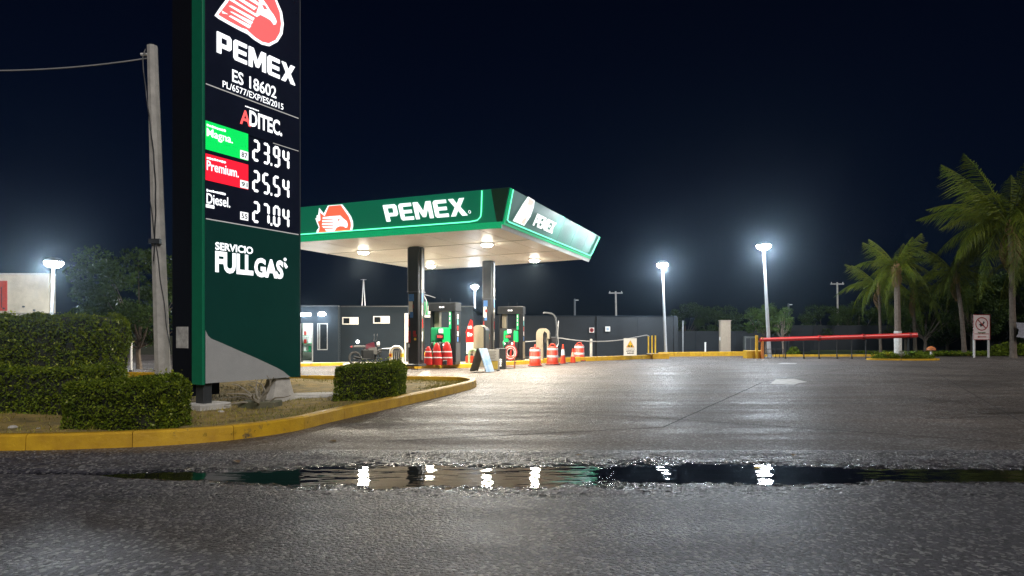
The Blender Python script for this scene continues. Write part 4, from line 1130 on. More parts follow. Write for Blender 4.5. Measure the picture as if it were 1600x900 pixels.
for x in (-.62, .62):
    w_par = bpy.data.objects.new('wheel', None); COL.objects.link(w_par); w_par.parent = mc; wheel(x, .26)
MB().tube([(.62, 0, .3), (.46, 0, .72), (.38, 0, 1.0)], .035, 8).build('fork', M_CHAR, mc)
MB().tube([(-.62, 0, .3), (-.2, 0, .36), (.2, 0, .38), (.42, 0, .78)], .04, 6).build('frame', M_BLACK, mc)
MB().bx(-.30, .30, -.16, .16, .24, .70, .06).build('engine', M_CHAR, mc)
MB().add([(-.12, -.13, .70), (-.12, .13, .70), (.34, .12, .72), (.34, -.12, .72), (-.10, -.1, .88), (-.10, .1, .88), (.28, .11, .99), (.28, -.11, .99)],
         [(0, 1, 2, 3), (4, 7, 6, 5), (0, 4, 5, 1), (1, 5, 6, 2), (2, 6, 7, 3), (3, 7, 4, 0)]).build('fuel_tank', mat('maroon_paint', (.05, .005, .012), .3), mc)
MB().add([(.05, -.15, .5), (.42, -.15, .46), (.40, -.16, .78), (.0, -.16, .74), (.05, .15, .5), (.42, .15, .46), (.40, .16, .78), (.0, .16, .74)],
         [(0, 1, 2, 3), (7, 6, 5, 4), (0, 4, 5, 1), (1, 5, 6, 2), (2, 6, 7, 3), (3, 7, 4, 0)]).build('side_fairing', mat('fairing_grey', (.07, .07, .07), .4), mc)
MB().box((-.42, 0, .80), (.66, .26, .10), 0, .04).build('seat', M_BLACK, mc)
MB().box((-.72, 0, .80), (.22, .16, .08), 0, .03).build('tail', mat('tail_red', (.2, .02, .02), .4), mc)
MB().tube([(.36, -.36, 1.08), (.34, -.12, 1.02), (.34, .12, 1.02), (.36, .36, 1.08)], .018, 6).build('handlebar', M_CHAR, mc)
for s in (-1, 1):
    mi = MB().tube([(.36, s * .28, 1.06), (.38, s * .34, 1.26)], .01, 5).build('mirror', M_BLACK, mc); MB().box((.38, s * .35, 1.30), (.03, .14, .09), 0, .02).build('mirror_glass', M_DARKSTEEL, mi)
MB().lathe([(.10, 0), (.11, .06), (.07, .14)], 14, (.56, 0, .90), Matrix.Rotation(R(-90), 3, 'Y')).build('headlight', em('headlamp', (.5, .5, .52), .02), mc, True)
MB().tube([(.1, -.16, .28), (-.2, -.18, .26), (-.7, -.2, .38)], [.03, .04, .05], 8).build('exhaust', M_CHAR, mc, True)
MB().tube([(.9, 0, .42), (.78, 0, .58), (.6, 0, .66), (.45, 0, .62)], .05, 6).build('mudguard', M_BLACK, mc)
MB().tube([(-.1, .2, .3), (-.15, .3, .02)], .014, 5).build('side_stand', M_DARKSTEEL, mc)

# ------------------------------------------------------------------ station building, boundary wall
M_WALL = mat('dark_grey_wall', (.011, .018, .026), .85, var=.2, scale=.7, spec=.25, bump=.12, bscale=30)
M_WALL2 = mat('boundary_wall', (.012, .016, .020), .85, var=.25, scale=.5, bump=.15, bscale=25)
BD = 34.0
bx_ = lambda px: (px - 800) / FPX * BD
bz = lambda py: CAM_H - (py - HOR) / FPX * BD
bld = thing('station_building', 'low dark grey flat roofed shop building behind the pumps', 'building', (0, BD, 0))
x_l, x_door0, x_door1, x_step, x_r = bx_(395), bx_(470.5), bx_(487.5), bx_(528), bx_(738)
top = bz(479)
wf = lambda x0, x1, z0, z1, y0=0.0, y1=.25: MB().bx(x0, x1, y0, y1, z0, z1)
def wall(x0, x1, holes, y0=0.0):
    """wall strip with real openings: split into boxes"""
    holes = sorted(holes); x = x0; mb = MB()
    for (hx0, hx1, hz0, hz1) in holes:
        if hx0 > x: mb.bx(x, hx0 - .0, y0, y0 + .25, 0, top)
        if hz0 > .01: mb.bx(hx0 + .0, hx1, y0, y0 + .25, 0, hz0)
        mb.bx(hx0, hx1, y0, y0 + .25, hz1, top); x = hx1
    mb.bx(x, x1, y0, y0 + .25, 0, top)
    return mb.build('wall', M_WALL, bld)
wA = (bx_(495.5), bx_(512), bz(547), bz(505)); wB = (bx_(531.5), bx_(557), bz(506.8), bz(495.2)); wC = (bx_(580.5), bx_(606.5), bz(505.2), bz(493.6)); dD = (bx_(630), bx_(645), 0, bz(489))
dS = (x_door0, x_door1, 0, bz(505))
wall(x_l, x_step, [dS, wA]); wall(x_step, x_r, [wB, wC, dD], .45)
MB().bx(x_step - .25, x_step - .001, .251, .45, 0, top).build('wall', M_WALL, bld)
MB().bx(x_l, x_r, .72, 9.0, top - .25, top - .08).build('roof', M_DARKSTEEL, bld)
MB().bx(x_r - .25, x_r, .701, 9.0, 0, top - .002).build('wall', M_WALL, bld); MB().bx(x_l, x_l + .25, .26, 9.0, 0, top - .002).build('wall', M_WALL, bld)
MB().bx(x_l + .25, x_r - .25, 8.8, 9.0, 0, top - .26).build('wall', M_WHITE, bld)
MB().bx(x_l - .04, x_step + .02, -.04, .31, top + .001, top + .06).build('parapet_cap', M_DARKSTEEL, bld); MB().bx(x_step + .025, x_r + .04, .41, .75, top + .001, top + .06).build('parapet_cap', M_DARKSTEEL, bld)
def window(h, y, split, m1, m2, mf):
    x0, x1, z0, z1 = h
    w = MB().bx(x0, x1, y + .02, y + .12, z0, z0 + .05).bx(x0, x1, y + .02, y + .12, z1 - .05, z1).bx(x0, x0 + .05, y + .02, y + .12, z0 + .05, z1 - .05).bx(x1 - .05, x1, y + .02, y + .12, z0 + .05, z1 - .05).bx(x0 + (x1 - x0) * split - .02, x0 + (x1 - x0) * split + .02, y + .03, y + .11, z0 + .05, z1 - .05).build('window', mf, bld)
    MB().bx(x0 + .05, x0 + (x1 - x0) * split - .02, y + .06, y + .075, z0 + .05, z1 - .05).build('pane', m1, w)
    MB().bx(x0 + (x1 - x0) * split + .02, x1 - .05, y + .055, y + .07, z0 + .05, z1 - .05).build('pane', m2, w)
M_FROST = mat('frosted_pane', (.6, .6, .52), .6, emit=(.85, .85, .68), estr=.07)
window(wB, .40, .47, M_GLASS, M_FROST, M_WHITE); window(wC, .40, .47, M_GLASS, M_FROST, M_WHITE)
window(wA, .0, .22, M_GLASS, M_GLASS, M_STEEL)
# white lit door
df = MB().bx(dD[0], dD[0] + .06, .43, .72, 0, dD[3]).bx(dD[0] + .06, dD[1], .43, .72, dD[3] - .06, dD[3]).build('door_frame', M_WHITE, bld)
MB().bx(dD[0] + .061, dD[1], .55, .60, 1.35, dD[3] - .061).build('door', mat('lit_door', (.7, .68, .6), .5, emit=(.9, .85, .7), estr=.10), bld)
MB().bx(dD[0] + .061, dD[1], .54, .60, .01, 1.345).build('door', M_BLACK, bld)
MB().bx(dD[0] + .02, dD[0] + .2, .38, .42, bz(535), bz(527)).build('notice', M_WHITE, bld)
# shop interior behind the doorway
MB().bx(x_door0 - 1.5, x_door1 + .4, 2.6, 2.7, 0, top - .3).build('interior_wall', mat('shop_white', (.7, .72, .7), .6), bld)
for z in (.5, .95, 1.4):
    MB().bx(x_door0 - .9, x_door1 - .05, 1.9, 2.25, z, z + .03).build('shelf', M_GREENP, bld)
    for k in range(5):
        xx = x_door0 - .75 + k * .26
        MB().bx(xx, xx + .12, 1.95, 2.1, z + .031, z + .18 + .08 * (k % 3)).build('goods', (M_RED, M_WHITE, M_GREENP, M_YEL, M_WHITE)[(k + int(z * 10)) % 5], bld)
MB().bx(x_door0 - .06, x_door0 + .0, -.02, .26, 0, dS[3]).build('door_frame', M_STEEL, bld)
MB().bx(x_door1, x_door1 + .06, -.02, .26, 0, dS[3]).build('door_frame', M_STEEL, bld)
for xx in (.12, .24, .36): MB().tube([(x_door0 + xx, .1, 1.2), (x_door0 + xx, .1, dS[3])], .012, 5).build('door_bar', M_STEEL, bld)
ld = bpy.data.lights.new('shop_light', 'POINT'); ld.energy = 90; ld.color = (.85, 1, .95); ld.shadow_soft_size = .3
lo = bpy.data.objects.new('shop_light', ld); COL.objects.link(lo); lo.parent = bld; lo.location = ((x_door0 + x_door1) / 2, 1.4, top - .6); lo.visible_camera = False
# wall lamps
def wall_lamp(label, px, py, tubular, pw):
    c = P(px, py, BD - .25); t = thing('wall_lamp', label, 'lamp', (c.x, BD, c.z))
    MB().bx(-.05, .05, -.12, -.001, -.02, .12, .01).build('bracket', M_DARKSTEEL, t)
    if tubular: MB().tube([(-.30, -.2, 0), (.30, -.2, 0)], .075, 10).build('lit_tube', em('lamp_face', (.92, .97, 1.0), 9.0), t, True)
    else: MB().lathe([(.12, -.09), (.20, -.04), (.20, .05), (.10, .12)], 16, (0, -.24, 0)).build('lit_globe', em('lamp_face', (.92, .97, 1.0), 9.0), t, True)
    ld = bpy.data.lights.new('wall_lamp_light', 'POINT'); ld.energy = pw; ld.color = (.8, .92, 1); ld.shadow_soft_size = .15
    lo = bpy.data.objects.new('wall_lamp_light', ld); COL.objects.link(lo); lo.parent = t; lo.location = (0, -.55, -.12); lo.visible_camera = False
wall_lamp('white tube lamp fixed above the shop doorway', 476, 491.5, True, 14)
wall_lamp('round bright wall lamp fixed above the dark shop window', 503, 491, False, 26)
wall_lamp_small = thing('wall_lamp', 'small round white light low on the grey wall behind the motorcycle', 'lamp', (P(558.5, 534, BD + .4).x, BD + .45, P(558.5, 534, BD + .4).z))
MB().lathe([(.10, 0), (.085, .06), (.04, .09)], 14, (0, 0, 0), Matrix.Rotation(R(90), 3, 'X')).build('lens', em('small_lamp_face', (.9, .95, 1), 1.2), wall_lamp_small, True)
# roof mast
t = thing('roof_mast', 'pale twin leg antenna mast on the shop roof', 'mast', (P(568, 480, BD + 2).x, BD + 2, top - .08))
for s in (-1, 1): MB().tube([(s * .10, 0, 0), (0, 0, 1.7)], .03, 6).build('leg', M_STEEL, t)
MB().tube([(-.16, 0, 1.68), (.16, 0, 1.68)], .02, 5).build('cross_arm', M_STEEL, t)
# sign box left of dispenser: white and green panel on the wall
t = thing('wall_sign_box', 'small dark green and white sign board on the grey building wall', 'sign', (P(664, 480, BD + .4).x, BD + .44, P(0, 492, BD).z))
MB().bx(-.25, .15, -.06, 0, 0, .72).build('panel', M_GREENP, t); MB().bx(.16, .38, -.05, 0, .05, .5).build('panel', M_WHITE, t); MB().bx(-.25, .4, -.065, -.0, -.12, -.001).build('panel', M_WHITE, t)

def poly_wall(label, p, q, h, th, m, cap=True):
    p, q = Vector(p), Vector(q); L = (q - p).length
    t = thing('boundary_wall', label, 'wall', (p.x, p.y, 0), math.atan2(q.y - p.y, q.x - p.x))
    n_ = max(1, round(L / 3.0))
    for k in range(n_): MB().bx(k * L / n_ + .006, (k + 1) * L / n_ - .006, 0, th, -.02, h).build('wall_panel', m, t)
    if cap: MB().bx(0, L, -.03, th + .03, h + .001, h + .05).build('coping', M_WALL, t)
    for k in range(n_ + 1):
        if k % 2 == 1: MB().bx(k * L / n_ - .15, k * L / n_ + .15, -.06, -.001, -.02, h + .0).build('pier', m, t)
    return t
poly_wall('long dark grey boundary wall behind the grey rope and drums', (-2.3, 42.6), (11.4, 44.6), 2.72, .2, M_WALL2)
for lab, px, py, m in (('small red and white round sign fixed on the boundary wall', 924.5, 515.8, M_RED), ('small square white notice fixed on the boundary wall', 949.5, 514, M_WHITE)):
    d_ = 42.6 + 2.0 * ((px - 800) / 1000 * 43.3 + 2.3) / 13.7 - .03
    c = P(px, py, d_); t = thing('wall_notice', lab, 'sign', c, R(8.3))
    MB().bx(-.17, .17, -.02, 0.015, -.17, .17).build('plate', M_WHITE, t)
    if m is M_RED: MB().lathe([(.14, 0), (.14, .006)], 18, (0, -.022, 0), Matrix.Rotation(R(90), 3, 'X')).build('red_disc', M_RED, t); MB().lathe([(.06, 0), (.06, .006)], 14, (0, -.03, 0), Matrix.Rotation(R(90), 3, 'X')).build('disc_centre', M_BLACK, t)
    else: MB().bx(-.09, .09, -.026, -.021, -.09, .09).build('symbol', mat('notice_blue', (.3, .4, .5), .5), t)
# distant wall pieces on the right
c = P(1134, 552, 46); t = thing('beige_pillar', 'plain beige rendered gate pillar standing behind the yellow kerb', 'pillar', (c.x, 46, 0)); MB().bx(-.37, .37, 0, .4, 0, P(0, 501.5, 46).z, .02).build('shaft', mat('beige_render', (.30, .25, .19), .85, var=.12), t); MB().bx(-.40, .40, -.03, .43, P(0, 501.5, 46).z + .001, P(0, 501.5, 46).z + .06).build('cap', MATS['beige_render'], t); MB().bx(-.40, -.371, .05, .2, 1.05, 1.3).build('switch_box', M_WHITE, t)
c = P(1172, 552, 46.5); t = thing('low_cabinet', 'grey metal utility cabinet behind the yellow kerb block', 'cabinet', (c.x, 46.5, 0)); MB().bx(-.35, .45, 0, .5, 0, P(0, 525.5, 46.5).z, .02).build('box', mat('cab_grey', (.13, .14, .135), .6), t); MB().bx(-.3, .02, -.012, -.001, .15, 1.2).build('door', M_DARKSTEEL, t); MB().bx(.07, .4, -.012, -.001, .15, 1.2).build('door', M_DARKSTEEL, t)
poly_wall('low dark wall running from the beige pillar towards the palms', (12.0, 52.0), (24.5, 52.5), 1.75, .2, M_WALL2, False)
poly_wall('dark far wall closing the lot behind the palm trees', (24.6, 58.5), (62, 60), 2.3, .2, M_WALL2, False)
for lab, px, pt, d_, m, r_ in (('thin pale post standing behind the kerb near the beige pillar', 1067, 502, 46.5, M_STEEL, .05), ('short white marker post behind the kerb', 1102, 535.5, 46.2, M_WHITE, .06)):
    t = thing('marker_post', lab, 'post', ((px - 800) / FPX * d_, d_, 0)); zt = P(0, pt, d_).z
    MB().tube([(0, 0, 0), (0, 0, zt)], r_, 8).build('shaft', m, t); MB().lathe([(r_ * 1.3, 0), (r_ * 1.3, .04)], 8, (0, 0, zt)).build('cap', m, t)

# ------------------------------------------------------------------ flood-light poles
M_LAMPW = em('flood_face', (.88, .95, 1.0), 30.0)
def flood(label, px, py, d, base_px=None, power=FLOOD_W, rad=.26, pr=.075, aim=(0, -.2, -1), heads=1):
    c = P(px, py, d); bxp = c.x if base_px is None else (base_px - 800) / FPX * d
    t = thing('flood_light_pole', label, 'street lamp', (bxp, d, 0))
    tp = Vector((c.x - bxp, 0, c.z - .12))
    MB().tube([(0, 0, 0), tp * .5, tp], [pr * 1.25, pr, pr * .75], 10).build('pole', mat('pole_white', (.42, .44, .46), .5, var=.1), t, True)
    MB().bx(-.2, .2, -.2, .2, 0, .04, .01).build('base_plate', M_STEEL, t)
    hd = MB().lathe([(rad * .35, .24), (rad * .85, .16), (rad * 1.02, .02)], 16, (tp.x, 0, c.z)).build('lamp_head', M_DARKSTEEL, t, True)
    MB().lathe([(rad * .98, .018), (rad * .9, -.12), (rad * .6, -.22), (rad * .2, -.26)], 16, (tp.x, 0, c.z)).build('lens', M_LAMPW, hd, True)
    ld = bpy.data.lights.new('flood_light', 'POINT'); ld.energy = power; ld.color = (.80, .90, 1.0); ld.shadow_soft_size = .22
    lo = bpy.data.objects.new('flood_light', ld); COL.objects.link(lo); lo.parent = t; lo.location = (tp.x, -.55, c.z - .35); lo.visible_camera = False
    return t
flood('tallest flood light pole beside the red boom barrier', 1193, 384, 41.0, 1202.5, FLOOD_W * 1.0, .46, .10)
flood('flood light pole standing against the long boundary wall', 1035, 413, 42.9, 1040.5, FLOOD_W * .8, .38, .085)
flood('flood light pole seen between the canopy columns', 742, 447, 46.0, None, FLOOD_W * .35, .27, .07)
flood('flood light pole beside the stained pale roadside wall', 84, 410, 31.0, 79, FLOOD_W * .75, .42, .075)

# far utility poles
for lab, px, pt, d_, arm in (('distant utility pole with cross arm behind the boundary wall', 962, 455, 60, True), ('distant bare utility pole by the red barrier', 1308, 441, 62, True), ('short distant pole with side lamp bracket near the small tree', 1232, 474, 50, False), ('dark slim mast behind the boundary wall', 898, 467, 50, False)):
    t = thing('utility_pole', lab, 'utility pole', ((px - 800) / FPX * d_, d_, 0)); zt = P(0, pt, d_).z
    MB().tube([(.1 if arm else 0, 0, -.1), (0, 0, zt)], [.11, .08], 8).build('shaft', M_CONC if arm else M_DARKSTEEL, t)
    if arm: MB().bx(-.65, .65, -.05, .05, zt - .22, zt - .12).build('cross_arm', M_CONC, t); [MB().lathe([(.05, 0), (.03, .14)], 8, (x, 0, zt - .12)).build('insulator', M_WHITE, t) for x in (-.55, .55)]
    else: MB().tube([(0, 0, zt - .1), (.3, 0, zt - .1)], .04, 6).build('bracket', M_STEEL, t)

# ------------------------------------------------------------------ red boom barrier
D_B = 39.3
bo = thing('boom_barrier', 'long red boom barrier with hanging black rods and yellow stand', 'barrier', (P(1186, 530, D_B).x, D_B, 0))
e = P(1432, 523.8, D_B - .4) - Vector(bo.location); s_ = P(1188, 531, D_B) - Vector(bo.location)
MB().tube([s_, s_.lerp(e, .38), s_.lerp(e, .66), e], [.12, .135, .14, .16], 10).build('boom_arm', mat('boom_red', (.62, .025, .02), .3, var=.1), bo, True)
for f in (.38, .66, .955):
    p = s_.lerp(e, f); MB().lathe([(.175, -.06), (.175, .06)], 12, p, Matrix.Rotation(R(90), 3, 'Y')).build('collar', M_RED, bo)
for px, zb in ((1227, 0), (1256, 0), (1280, 0), (1308, 0), (1331, 0), (1353, 0), (1419, 0)):
    f = (px - 1188) / (1432 - 1188); p = s_.lerp(e, f)
    rd = MB().tube([(p.x, p.y, p.z - .12), (p.x + .02, p.y, zb + .03)], .035 if px != 1419 else .06, 6).build('hanging_rod', M_DARKSTEEL, bo); MB().lathe([(.07, 0), (.06, .08)], 8, (p.x + .02, p.y, zb)).build('rod_foot', M_BLACK, rd)
for x in (-.15, .20): MB().bx(x - .06, x + .06, -.1, .1, 0, 1.42 if x < 0 else 1.3, .01).build('stand_post', M_YELLOW if x < 0 else mat('stand_orange', (.6, .22, .05), .5), bo)
MB().bx(-.09, .26, .11, .15, 1.0, 1.1).build('pivot', M_STEEL, bo)
# small railing beside the stand
t = thing('small_railing', 'low black railing next to the boom barrier stand', 'railing', (P(1196, 553, 40).x, 40.2, 0))
for k in range(6): MB().tube([(k * .24, 0, 0), (k * .24, 0, .55)], .02, 5).build('baluster', M_BLACK, t)
for z in (.3, .56): MB().tube([(0, 0, z), (1.2, 0, z)], .02, 5).build('rail', M_BLACK, t)

# ------------------------------------------------------------------ prohibition sign on two white legs
D_S = 41.0
sg = thing('prohibition_sign', 'white board on two legs with red circle crossing out a pictogram', 'sign', (P(1534, 555, D_S).x, D_S, 0), R(3))
zt, zb = P(0, 491.5, D_S).z, P(0, 531, D_S).z; hw = .56
M_SGW = mat('sign_pinkwhite', (.72, .62, .60), .5, var=.05)
MB().bx(-hw, hw, 0, .03, zb, zt).build('board', M_SGW, sg)
for (x0, x1, z0, z1) in ((-hw, hw, zt - .03, zt), (-hw, hw, zb, zb + .03), (-hw, -hw + .03, zb + .03, zt - .03), (hw - .03, hw, zb + .03, zt - .03), (-hw + .08, hw - .08, zb + .36, zb + .40)):
    MB().bx(x0, x1, -.006, -.001, z0, z1).build('red_border', M_RED, sg)
cz = zt - .60
def ring(r0, r1, n_=28):
    mb = MB(); vs = [];
    for k in range(n_):
        a_ = k / n_ * 2 * math.pi; vs += [(r0 * math.cos(a_), -.006, cz + r0 * math.sin(a_)), (r1 * math.cos(a_), -.006, cz + r1 * math.sin(a_))]
    return mb.add(vs, [(2 * k, 2 * k + 1, (2 * k + 3) % (2 * n_), (2 * k + 2) % (2 * n_)) for k in range(n_)])
ring(.37, .43).build('red_circle', M_RED, sg)
MB().prism([(-.29, .25), (-.25, .29), (.29, -.25), (.25, -.29)], .003, lambda a, b, d: (a, -.012 - d, cz + b)).build('red_slash', M_RED, sg)
MB().prism([(-.2, -.05), (-.05, .05), (.02, .0), (.12, .18), (.2, .1), (.1, -.06), (.2, -.18), (.02, -.12), (-.08, -.2), (-.12, -.08)], .003, lambda a, b, d: (a, -.006 - d, cz + b)).build('pictogram', M_BLACK, sg)
small_print(lambda a, b, d: (a, -.004 - d, b), -.26, .26, zt - 1.22, zt - 1.10, 0, mat('sign_green_text', (.12, .16, .08), .6), sg, 6)
MB().prism([(-.30, 0), (-.18, .07), (-.18, .025), (.3, .025), (.3, -.025), (-.18, -.025), (-.18, -.07)], .003, lambda a, b, d: (a, -.005 - d, zb + .19 + b)).build('red_arrow', M_RED, sg)
for x in (-.46, .5): MB().bx(x - .05, x + .05, .031, .11, 0, zb + .4).build('leg', M_WHITE, sg)

# ------------------------------------------------------------------ flower bed island on the right
fb = G(1426, 563.5)
ring_pts = [(fb.x + 2.05 * math.cos(a_ / 28 * 6.2832), fb.y + .9 + .9 * math.sin(a_ / 28 * 6.2832)) for a_ in range(28)]
t = bpy.data.objects.new('flower_bed_kerb', None); COL.objects.link(t); tag(t, kind='structure')
for k in range(0, 28, 2):
    q = [Vector((*ring_pts[(k + j) % 28], 0)) for j in range(3)]; cc = Vector((fb.x, fb.y + .9, 0)); mb = MB(); vs = []
    for p in q:
        i_ = p + (cc - p) * .1
        vs += [p, p + Vector((0, 0, .10)), i_ + Vector((0, 0, .10)), i_]
    mb.add(vs, [(0, 4, 5, 1), (1, 5, 6, 2), (2, 6, 7, 3), (4, 8, 9, 5), (5, 9, 10, 6), (6, 10, 11, 7), (0, 1, 2, 3), (8, 11, 10, 9)]).build('kerb_segment', M_YELLOW, t)
o = MB().add([(p[0] + (fb.x - p[0]) * .09, p[1] + (fb.y + .9 - p[1]) * .09, .08) for p in ring_pts], [tuple(range(28))]).build('flower_bed_soil', M_SOIL); tag(o, kind='structure')
n = 2600; a_ = rng.uniform(0, 6.28, n); r_ = np.sqrt(rng.uniform(0, 1, n)) * .9
c = np.stack([fb.x + 2.0 * r_ * np.cos(a_), fb.y + .9 + .85 * r_ * np.sin(a_), .1 + np.abs(rng.normal(size=n)) * .12], 1)
o = link('flower_bed_groundcover', leaves_mesh('flower_bed_groundcover', c, .11, up=.3), M_LEAF); tag(o, 'low green groundcover filling the oval flower bed', 'groundcover', kind='stuff')
def rosette(label, px, py, d, m, hgt, nl=22, ln=.5):
    c = P(px, py, d); t = thing('leafy_plant', label, 'plant', (c.x, d, .06))
    for k in range(nl):
        a_ = k * 2.4; el = random.uniform(.3, 1.2); L = ln * random.uniform(.7, 1.15)
        u = Vector((math.cos(a_), math.sin(a_), 0)); p = [Vector((0, 0, hgt * random.uniform(.2, .7))), ]
        p.append(p[0] + u * L * .5 * math.cos(el) + Vector((0, 0, L * .5 * math.sin(el)))); p.append(p[1] + u * L * .5 + Vector((0, 0, L * .12 * (1 - el))))
        s = Vector((-u.y, u.x, 0)) * .055
        MB().add([p[0] - s * .4, p[0] + s * .4, p[1] - s, p[1] + s, p[2]], [(0, 1, 3, 2), (2, 3, 4)]).build('leaf', m, t)
    MB().tube([(0, 0, -.02), (0, 0, hgt * .7)], .02, 5).build('stem', M_BARK, t)
rosette('yellow leafed plant at the end of the oval flower bed', 1386, 556, 36.7, mat('yellow_leaf', (.42, .42, .04), .5, var=.25), .45)
rosette('white leafed plant beside the whitewashed palm trunk', 1408, 556, 36.4, mat('white_leaf', (.55, .56, .5), .5, var=.2), .5)
rosette('green leafed plant in the oval flower bed by the barrier end', 1424, 556, 36.6, mat('lime_leaf', (.14, .24, .03), .5, var=.25), .5)
c = G(1430, 561); t = thing('garden_mushroom', 'small orange mushroom ornament in the flower bed', 'ornament', (c.x, 37.0, .07))
MB().lathe([(.06, 0), (.05, .5)], 10).build('stalk', M_WHITE, t); MB().lathe([(.24, .5), (.22, .62), (.12, .7), (.02, .73)], 14).build('cap', mat('mushroom_cap', (.5, .16, .05), .5), t, True)

# ------------------------------------------------------------------ palms
def frond_mesh(L, nleaf, droop, seed):
    rg = random.Random(seed); mb = MB(); pts = []
    for k in range(13):
        s = k / 12; pts.append(Vector((L * s * (1 - .22 * droop * s), 0, L * (.34 * s - droop * .78 * s * s))))
    mb.tube(pts, [.045 * (1 - .85 * k / 12) for k in range(13)], 5)
    for k in range(nleaf):
        s = .14 + .86 * k / nleaf; f = s * 12; i = min(int(f), 11); p = pts[i].lerp(pts[i + 1], f - i); t = (pts[i + 1] - pts[i]).normalized()
        ll = L * .27 * math.sin(math.pi * min(1, s * .85 + .16)) * rg.uniform(.65, 1.25) + .1
        for sd in (-1, 1):
            d = (t * rg.uniform(.45, .75) + Vector((0, sd, 0)) * rg.uniform(.55, .8) + Vector((0, 0, -.35 - rg.uniform(0, .4)))).normalized()
            m_ = p + d * ll * .5; e_ = m_ + (d + Vector((0, 0, -.7 - rg.uniform(0, .5)))).normalized() * ll * .55; w = t * (.011 + .0032 * L)
            mb.add([p - w * .5, p + w * .5, m_ + w, m_ - w, e_], [(0, 1, 2, 3), (3, 2, 4)])
    me = bpy.data.meshes.new('frond'); me.from_pydata([tuple(v) for v in mb.v], [], mb.f); return me
def palm(label, x, y, h, lean, L, nf, r0, white, seed, dens=40, dry=4, up=1.0):
    rg = random.Random(seed); t = thing('palm_tree', label, 'palm tree', (x, y, -.02))
    tp = Vector((lean, 0, h)); mid = Vector((lean * .35, 0, h * .5)); pts = catmull([(0, 0, 0), tuple(mid), tuple(tp)], 8)
    MB().tube(pts, [r0 * (1.35 if k == 0 else 1.0 - .3 * k / 16) * (1 + .05 * ((k * 7) % 3 - 1)) for k in range(len(pts))], 9).build('trunk', M_BARK, t)
    if white:
        wpts = [p for p in pts if p.z < white]; MB().tube(wpts, [r0 * (1.38 if k == 0 else 1.05) for k in range(len(wpts))], 9, False).build('whitewash_band', M_WHITEWASH, t)
    ms = [frond_mesh(L, dens, dr, seed * 10 + i) for i, dr in enumerate((.3, .75, 1.1, 1.45))]
    for m_ in ms: m_.materials.append(M_PALM)
    for k in range(nf):
        s = k / nf; idx = min(3, int(s * 4)); el = R(72 - 78 * s) * up + R(rg.uniform(-8, 8)); az = k * 2.399 + rg.uniform(-.2, .2)
        o = link('frond', ms[idx], None, t); o.location = tp + Vector((0, 0, -.15 * s)); o.rotation_euler = (rg.uniform(-.25, .25), -el * .72 + .12, az); sc = rg.uniform(.85, 1.1); o.scale = (sc, sc, sc)
    md = frond_mesh(L * .55, 22, 1.0, seed + 99); md.materials.append(M_DRY)
    for k in range(dry):
        o = link('dry_frond', md, None, t); o.location = tp + Vector((0, 0, -.2)); o.rotation_euler = (0, R(62), rg.uniform(0, 6.28))
    MB().lathe([(r0 * .9, -.55), (r0 * 1.5, -.25), (r0 * 1.3, .1), (r0 * .4, .4)], 9, tp).build('crown_shaft', M_DRY, t)
    return t
palm('big coconut palm with drooping yellow tipped fronds at the edge of the lot', (1587 - 800) / FPX * 40, 40.2, 8.3, -.2, 6.0, 36, .19, 0, 3, 58, 5)
palm('coconut palm with whitewashed trunk behind the oval flower bed', (1403 - 800) / FPX * 42, 42, 5.9, -.1, 2.8, 22, .22, 2.0, 5, 40, 3)
palm('slender palm left of the whitewashed palm', (1376 - 800) / FPX * 46, 46, 4.9, -.15, 3.0, 18, .11, 0, 8, 34, 2)
palm('small dark palm behind the end of the red barrier', (1430 - 800) / FPX * 48, 48, 4.4, -.2, 3.0, 16, .14, 0, 9, 34, 4)
palm('thin curved palm behind the prohibition sign', (1507 - 800) / FPX * 45, 45, 5.6, -.6, 3.2, 18, .16, 0, 12, 36, 3)
palm('palm half hidden behind the big coconut palm', (1622 - 800) / FPX * 46, 46, 7.0, .2, 4.5, 22, .17, 0, 14, 44, 4)

# ------------------------------------------------------------------ broadleaf trees
def tree_parts(h, cw, ch, nleaf, size, seed):
    rg = random.Random(seed); tr_ = MB(); z0 = h - ch * .95
    tr_.tube([(0, 0, -.05), (rg.uniform(-.1, .1), 0, z0 * .6), (rg.uniform(-.2, .2), 0, z0 + ch * .35)], [.16 * h / 6, .12 * h / 6, .06 * h / 6], 7)
    cl = []
    for k in range(34):
        a_ = rg.uniform(0, 6.28); u = rg.uniform(-1, 1); rr = rg.uniform(.35, 1) ** .6; s = math.sqrt(1 - u * u)
        c = Vector((cw / 2 * rr * s * math.cos(a_), cw / 2 * rr * s * math.sin(a_), z0 + ch / 2 + ch / 2 * rr * u)); cl.append((c, rg.uniform(.16, .34) * cw / 2.2))
        if k % 2 == 0:
            p0 = Vector((0, 0, z0 * rg.uniform(.7, 1.2))); md = p0.lerp(c, .5) + Vector((0, 0, -.15)); tr_.tube([p0, md, c], [.05, .035, .012], 5)
    per = nleaf // len(cl); C = []
    for c, r_ in cl:
        d = rng.normal(size=(per, 3)); d /= np.linalg.norm(d, axis=1)[:, None]
        C.append(np.array(c) + d * r_ * (rng.uniform(.3, 1.05, (per, 1)) ** .6) * np.array([1.15, 1.15, .8]))
    return tr_.mesh('trunk'), leaves_mesh('crown', np.concatenate(C), size, up=.2)
def tree(label, x, y, parts, sc=1.0, rz=0.0, group=None, name='broadleaf_tree'):
    t = thing(name, label, 'tree', (x, y, -.03), rz, group); t.scale = (sc, sc, sc)
    link('trunk', parts[0], M_BARK, t); link('crown', parts[1], M_LEAF_D, t); return t
tA = tree_parts(6.2, 6.4, 5.0, 15000, .17, 1)
tree('broad dark tree behind the tall hedge and concrete pole', (218 - 800) / FPX * 27.5, 27.5, tA, .82, .3)
